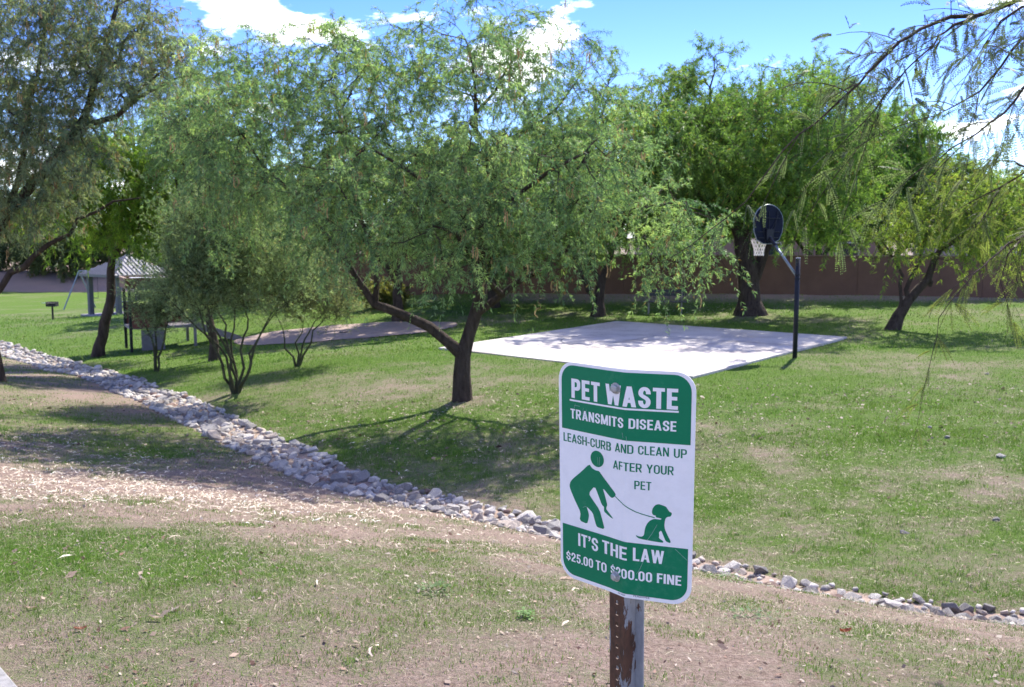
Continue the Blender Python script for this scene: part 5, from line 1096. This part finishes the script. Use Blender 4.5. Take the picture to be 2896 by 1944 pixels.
def litter(n, y0, y1, seed, size, cols, zoff=.004):
    g = np.random.default_rng(seed); x, y = scatter(n, y0, y1, g); k = (x+1.96)*.735+(y-3.50)*.678 > .05; x, y = x[k], y[k]; n = len(x)
    z = ground(x, y)+zoff; a = g.uniform(0, 6.283, n); s_ = size*np.exp(g.normal(0, .45, n)); asp = g.uniform(.25, .7, n); tl = g.normal(0, .5, (n, 2))
    e1 = np.stack([np.cos(a), np.sin(a), tl[:, 0]*.6], -1)*s_[:, None]; e2 = np.stack([-np.sin(a), np.cos(a), tl[:, 1]], -1)*(s_*asp)[:, None]; p = np.stack([x, y, z+s_*.25], -1)
    V = np.stack([p-e1, p-e2*.9, p+e1, p+e2], 1).reshape(-1, 3); ci = g.integers(0, len(cols), n)
    return V, np.arange(n*4).reshape(-1, 4), np.repeat(np.array(cols)[ci]*np.exp(g.normal(0, .2, (n, 1))), 4, 0)
stuff('leaf_litter', 'dry leaf crumbs, bark bits and pebbles scattered through the thin grass', 'litter', [litter(15000, 3, 8, 401, .0065, [(.14, .08, .05), (.34, .24, .17), (.36, .27, .2), (.22, .12, .08), (.40, .33, .26)]), litter(7000, 7, 17, 402, .010, [(.14, .08, .05), (.30, .22, .15), (.36, .30, .2), (.2, .12, .08)]), litter(9000, 12.5, 19, 403, .016, [(.12, .075, .05), (.28, .2, .14), (.36, .29, .2), (.18, .11, .075)])], M['pod'])
# straw-like thatch
g = np.random.default_rng(411)
stuff('dry_straw', 'dead straw-coloured grass stems lying flat on the soil', 'straw', [pods(9000, 0, 4.9, 2.4, 1.1, 412, (.02, .06), .0008, (.40, .33, .23)), pods(4500, 0, 7, 4, 1.2, 413, (.03, .08), .0012, (.36, .30, .2)), pods(5000, 3, 11, 3, 2, 414, (.04, .09), .002, (.42, .36, .23))], M['pod'])
# single big dry leaves and weeds that can be told apart
def curled_leaf(label, u, v, z, l, wd, rz, c, seed):
    p = at_z(u, v, z); p[2] = gz(p[0], p[1]); g = np.random.default_rng(seed); e = empty('dry_leaf', tuple(p), label, 'leaf', rz=rz)
    n, k = 9, 5; V = []
    for i in range(n):
        f = i/(n-1); wv = wd*math.sin(math.pi*min(.97, max(.06, f)))**.6
        for j in range(k):
            q = (j/(k-1)-.5)*2; V.append((l*(f-.5), q*wv/2, .01+.35*wd*q*q+.5*wd*abs(f-.5)**1.5*2+g.normal(0, .001)))
    F = [(i*k+j, i*k+j+1, (i+1)*k+j+1, (i+1)*k+j) for i in range(n-1) for j in range(k-1)]
    ob = link('blade', np_mesh('blade', np.array(V), np.array(F), 4, np.tile(np.array(c), (len(V), 1)), smooth=True), M['pod'], e, world=False)
    bm = bmesh.new(); tube(bm, (-l*.5, 0, .02), (-l*.68, .01, .012), .0012, .0008, 5); link('stalk', bm_mesh('stalk', bm), M['twig'], e, world=False)
curled_leaf('large curled tan leaf lying in thin grass left of the sign', 1225, 1572, .95, .085, .035, R(-25), (.55, .40, .22), 1)
curled_leaf('pale curled leaf on the bare patch at the lower left', 445, 1808, 1.24, .07, .022, R(-10), (.56, .46, .30), 2)
curled_leaf('rust-orange dry leaf lying right of the sign post', 2390, 1815, 1.05, .06, .03, R(10), (.34, .10, .04), 3)
curled_leaf('small reddish leaf at the lower left, below the green patch', 230, 1830, 1.26, .05, .02, R(15), (.36, .16, .09), 4)
curled_leaf('pale narrow leaf by the bottom left, nearest the sidewalk', 90, 1770, 1.24, .055, .016, R(5), (.55, .42, .27), 5)
def weed(label, u, v, z, n, r, seed, c):
    p = at_z(u, v, z); p[2] = gz(p[0], p[1]); g = np.random.default_rng(seed); e = empty('weed', tuple(p), label, 'weed'); V, F, C = [], [], []
    for k in range(n):
        a = g.uniform(0, 6.283); l = r*g.uniform(.35, 1); bx = np.array([math.cos(a), math.sin(a), 0]); s_ = np.array([-bx[1], bx[0], 0]); st = bx*l*g.uniform(.2, .9)+np.array([0, 0, g.uniform(.008, .035)]); ll = g.uniform(.012, .024); tz = np.array([0, 0, g.uniform(-.3, .5)]); b0 = len(V)
        V += [st, st+(bx+tz)*ll*.5+s_*ll*.42, st+(bx+tz)*ll, st+(bx+tz)*ll*.5-s_*ll*.42]; F.append((b0, b0+1, b0+2, b0+3)); C += [np.array(c)*math.exp(g.normal(0, .2))]*4
    props(link('leaves', np_mesh('leaves', np.array(V), np.array(F), 4, np.array(C)), M['grass'], e, world=False), kind='stuff')
    bm = bmesh.new()
    for k in range(7):
        a = g.uniform(0, 6.283); tube(bm, (0, 0, 0), (math.cos(a)*r*.7, math.sin(a)*r*.7, .02), .0013, .0008, 4)
    link('stems', bm_mesh('stems', bm), M['greenbark'], e, world=False)
weed('bright green broadleaf weed on the bare soil left of the sign post', 1487, 1822, 1.12, 60, .055, 1, (.12, .24, .05))
weed('flat spreading green weed below the large curled tan leaf', 1230, 1740, 1.1, 110, .16, 2, (.10, .17, .05))
weed('clover-like weed beside the rocks right of the sign', 2060, 1655, .42, 130, .22, 3, (.12, .2, .05))
weed('low dark weed in the thin grass right of the sign post', 2120, 1800, .95, 90, .18, 4, (.08, .15, .04))
print('TRIS', sum(len(o.data.polygons) for o in bpy.data.objects if o.type == 'MESH'))
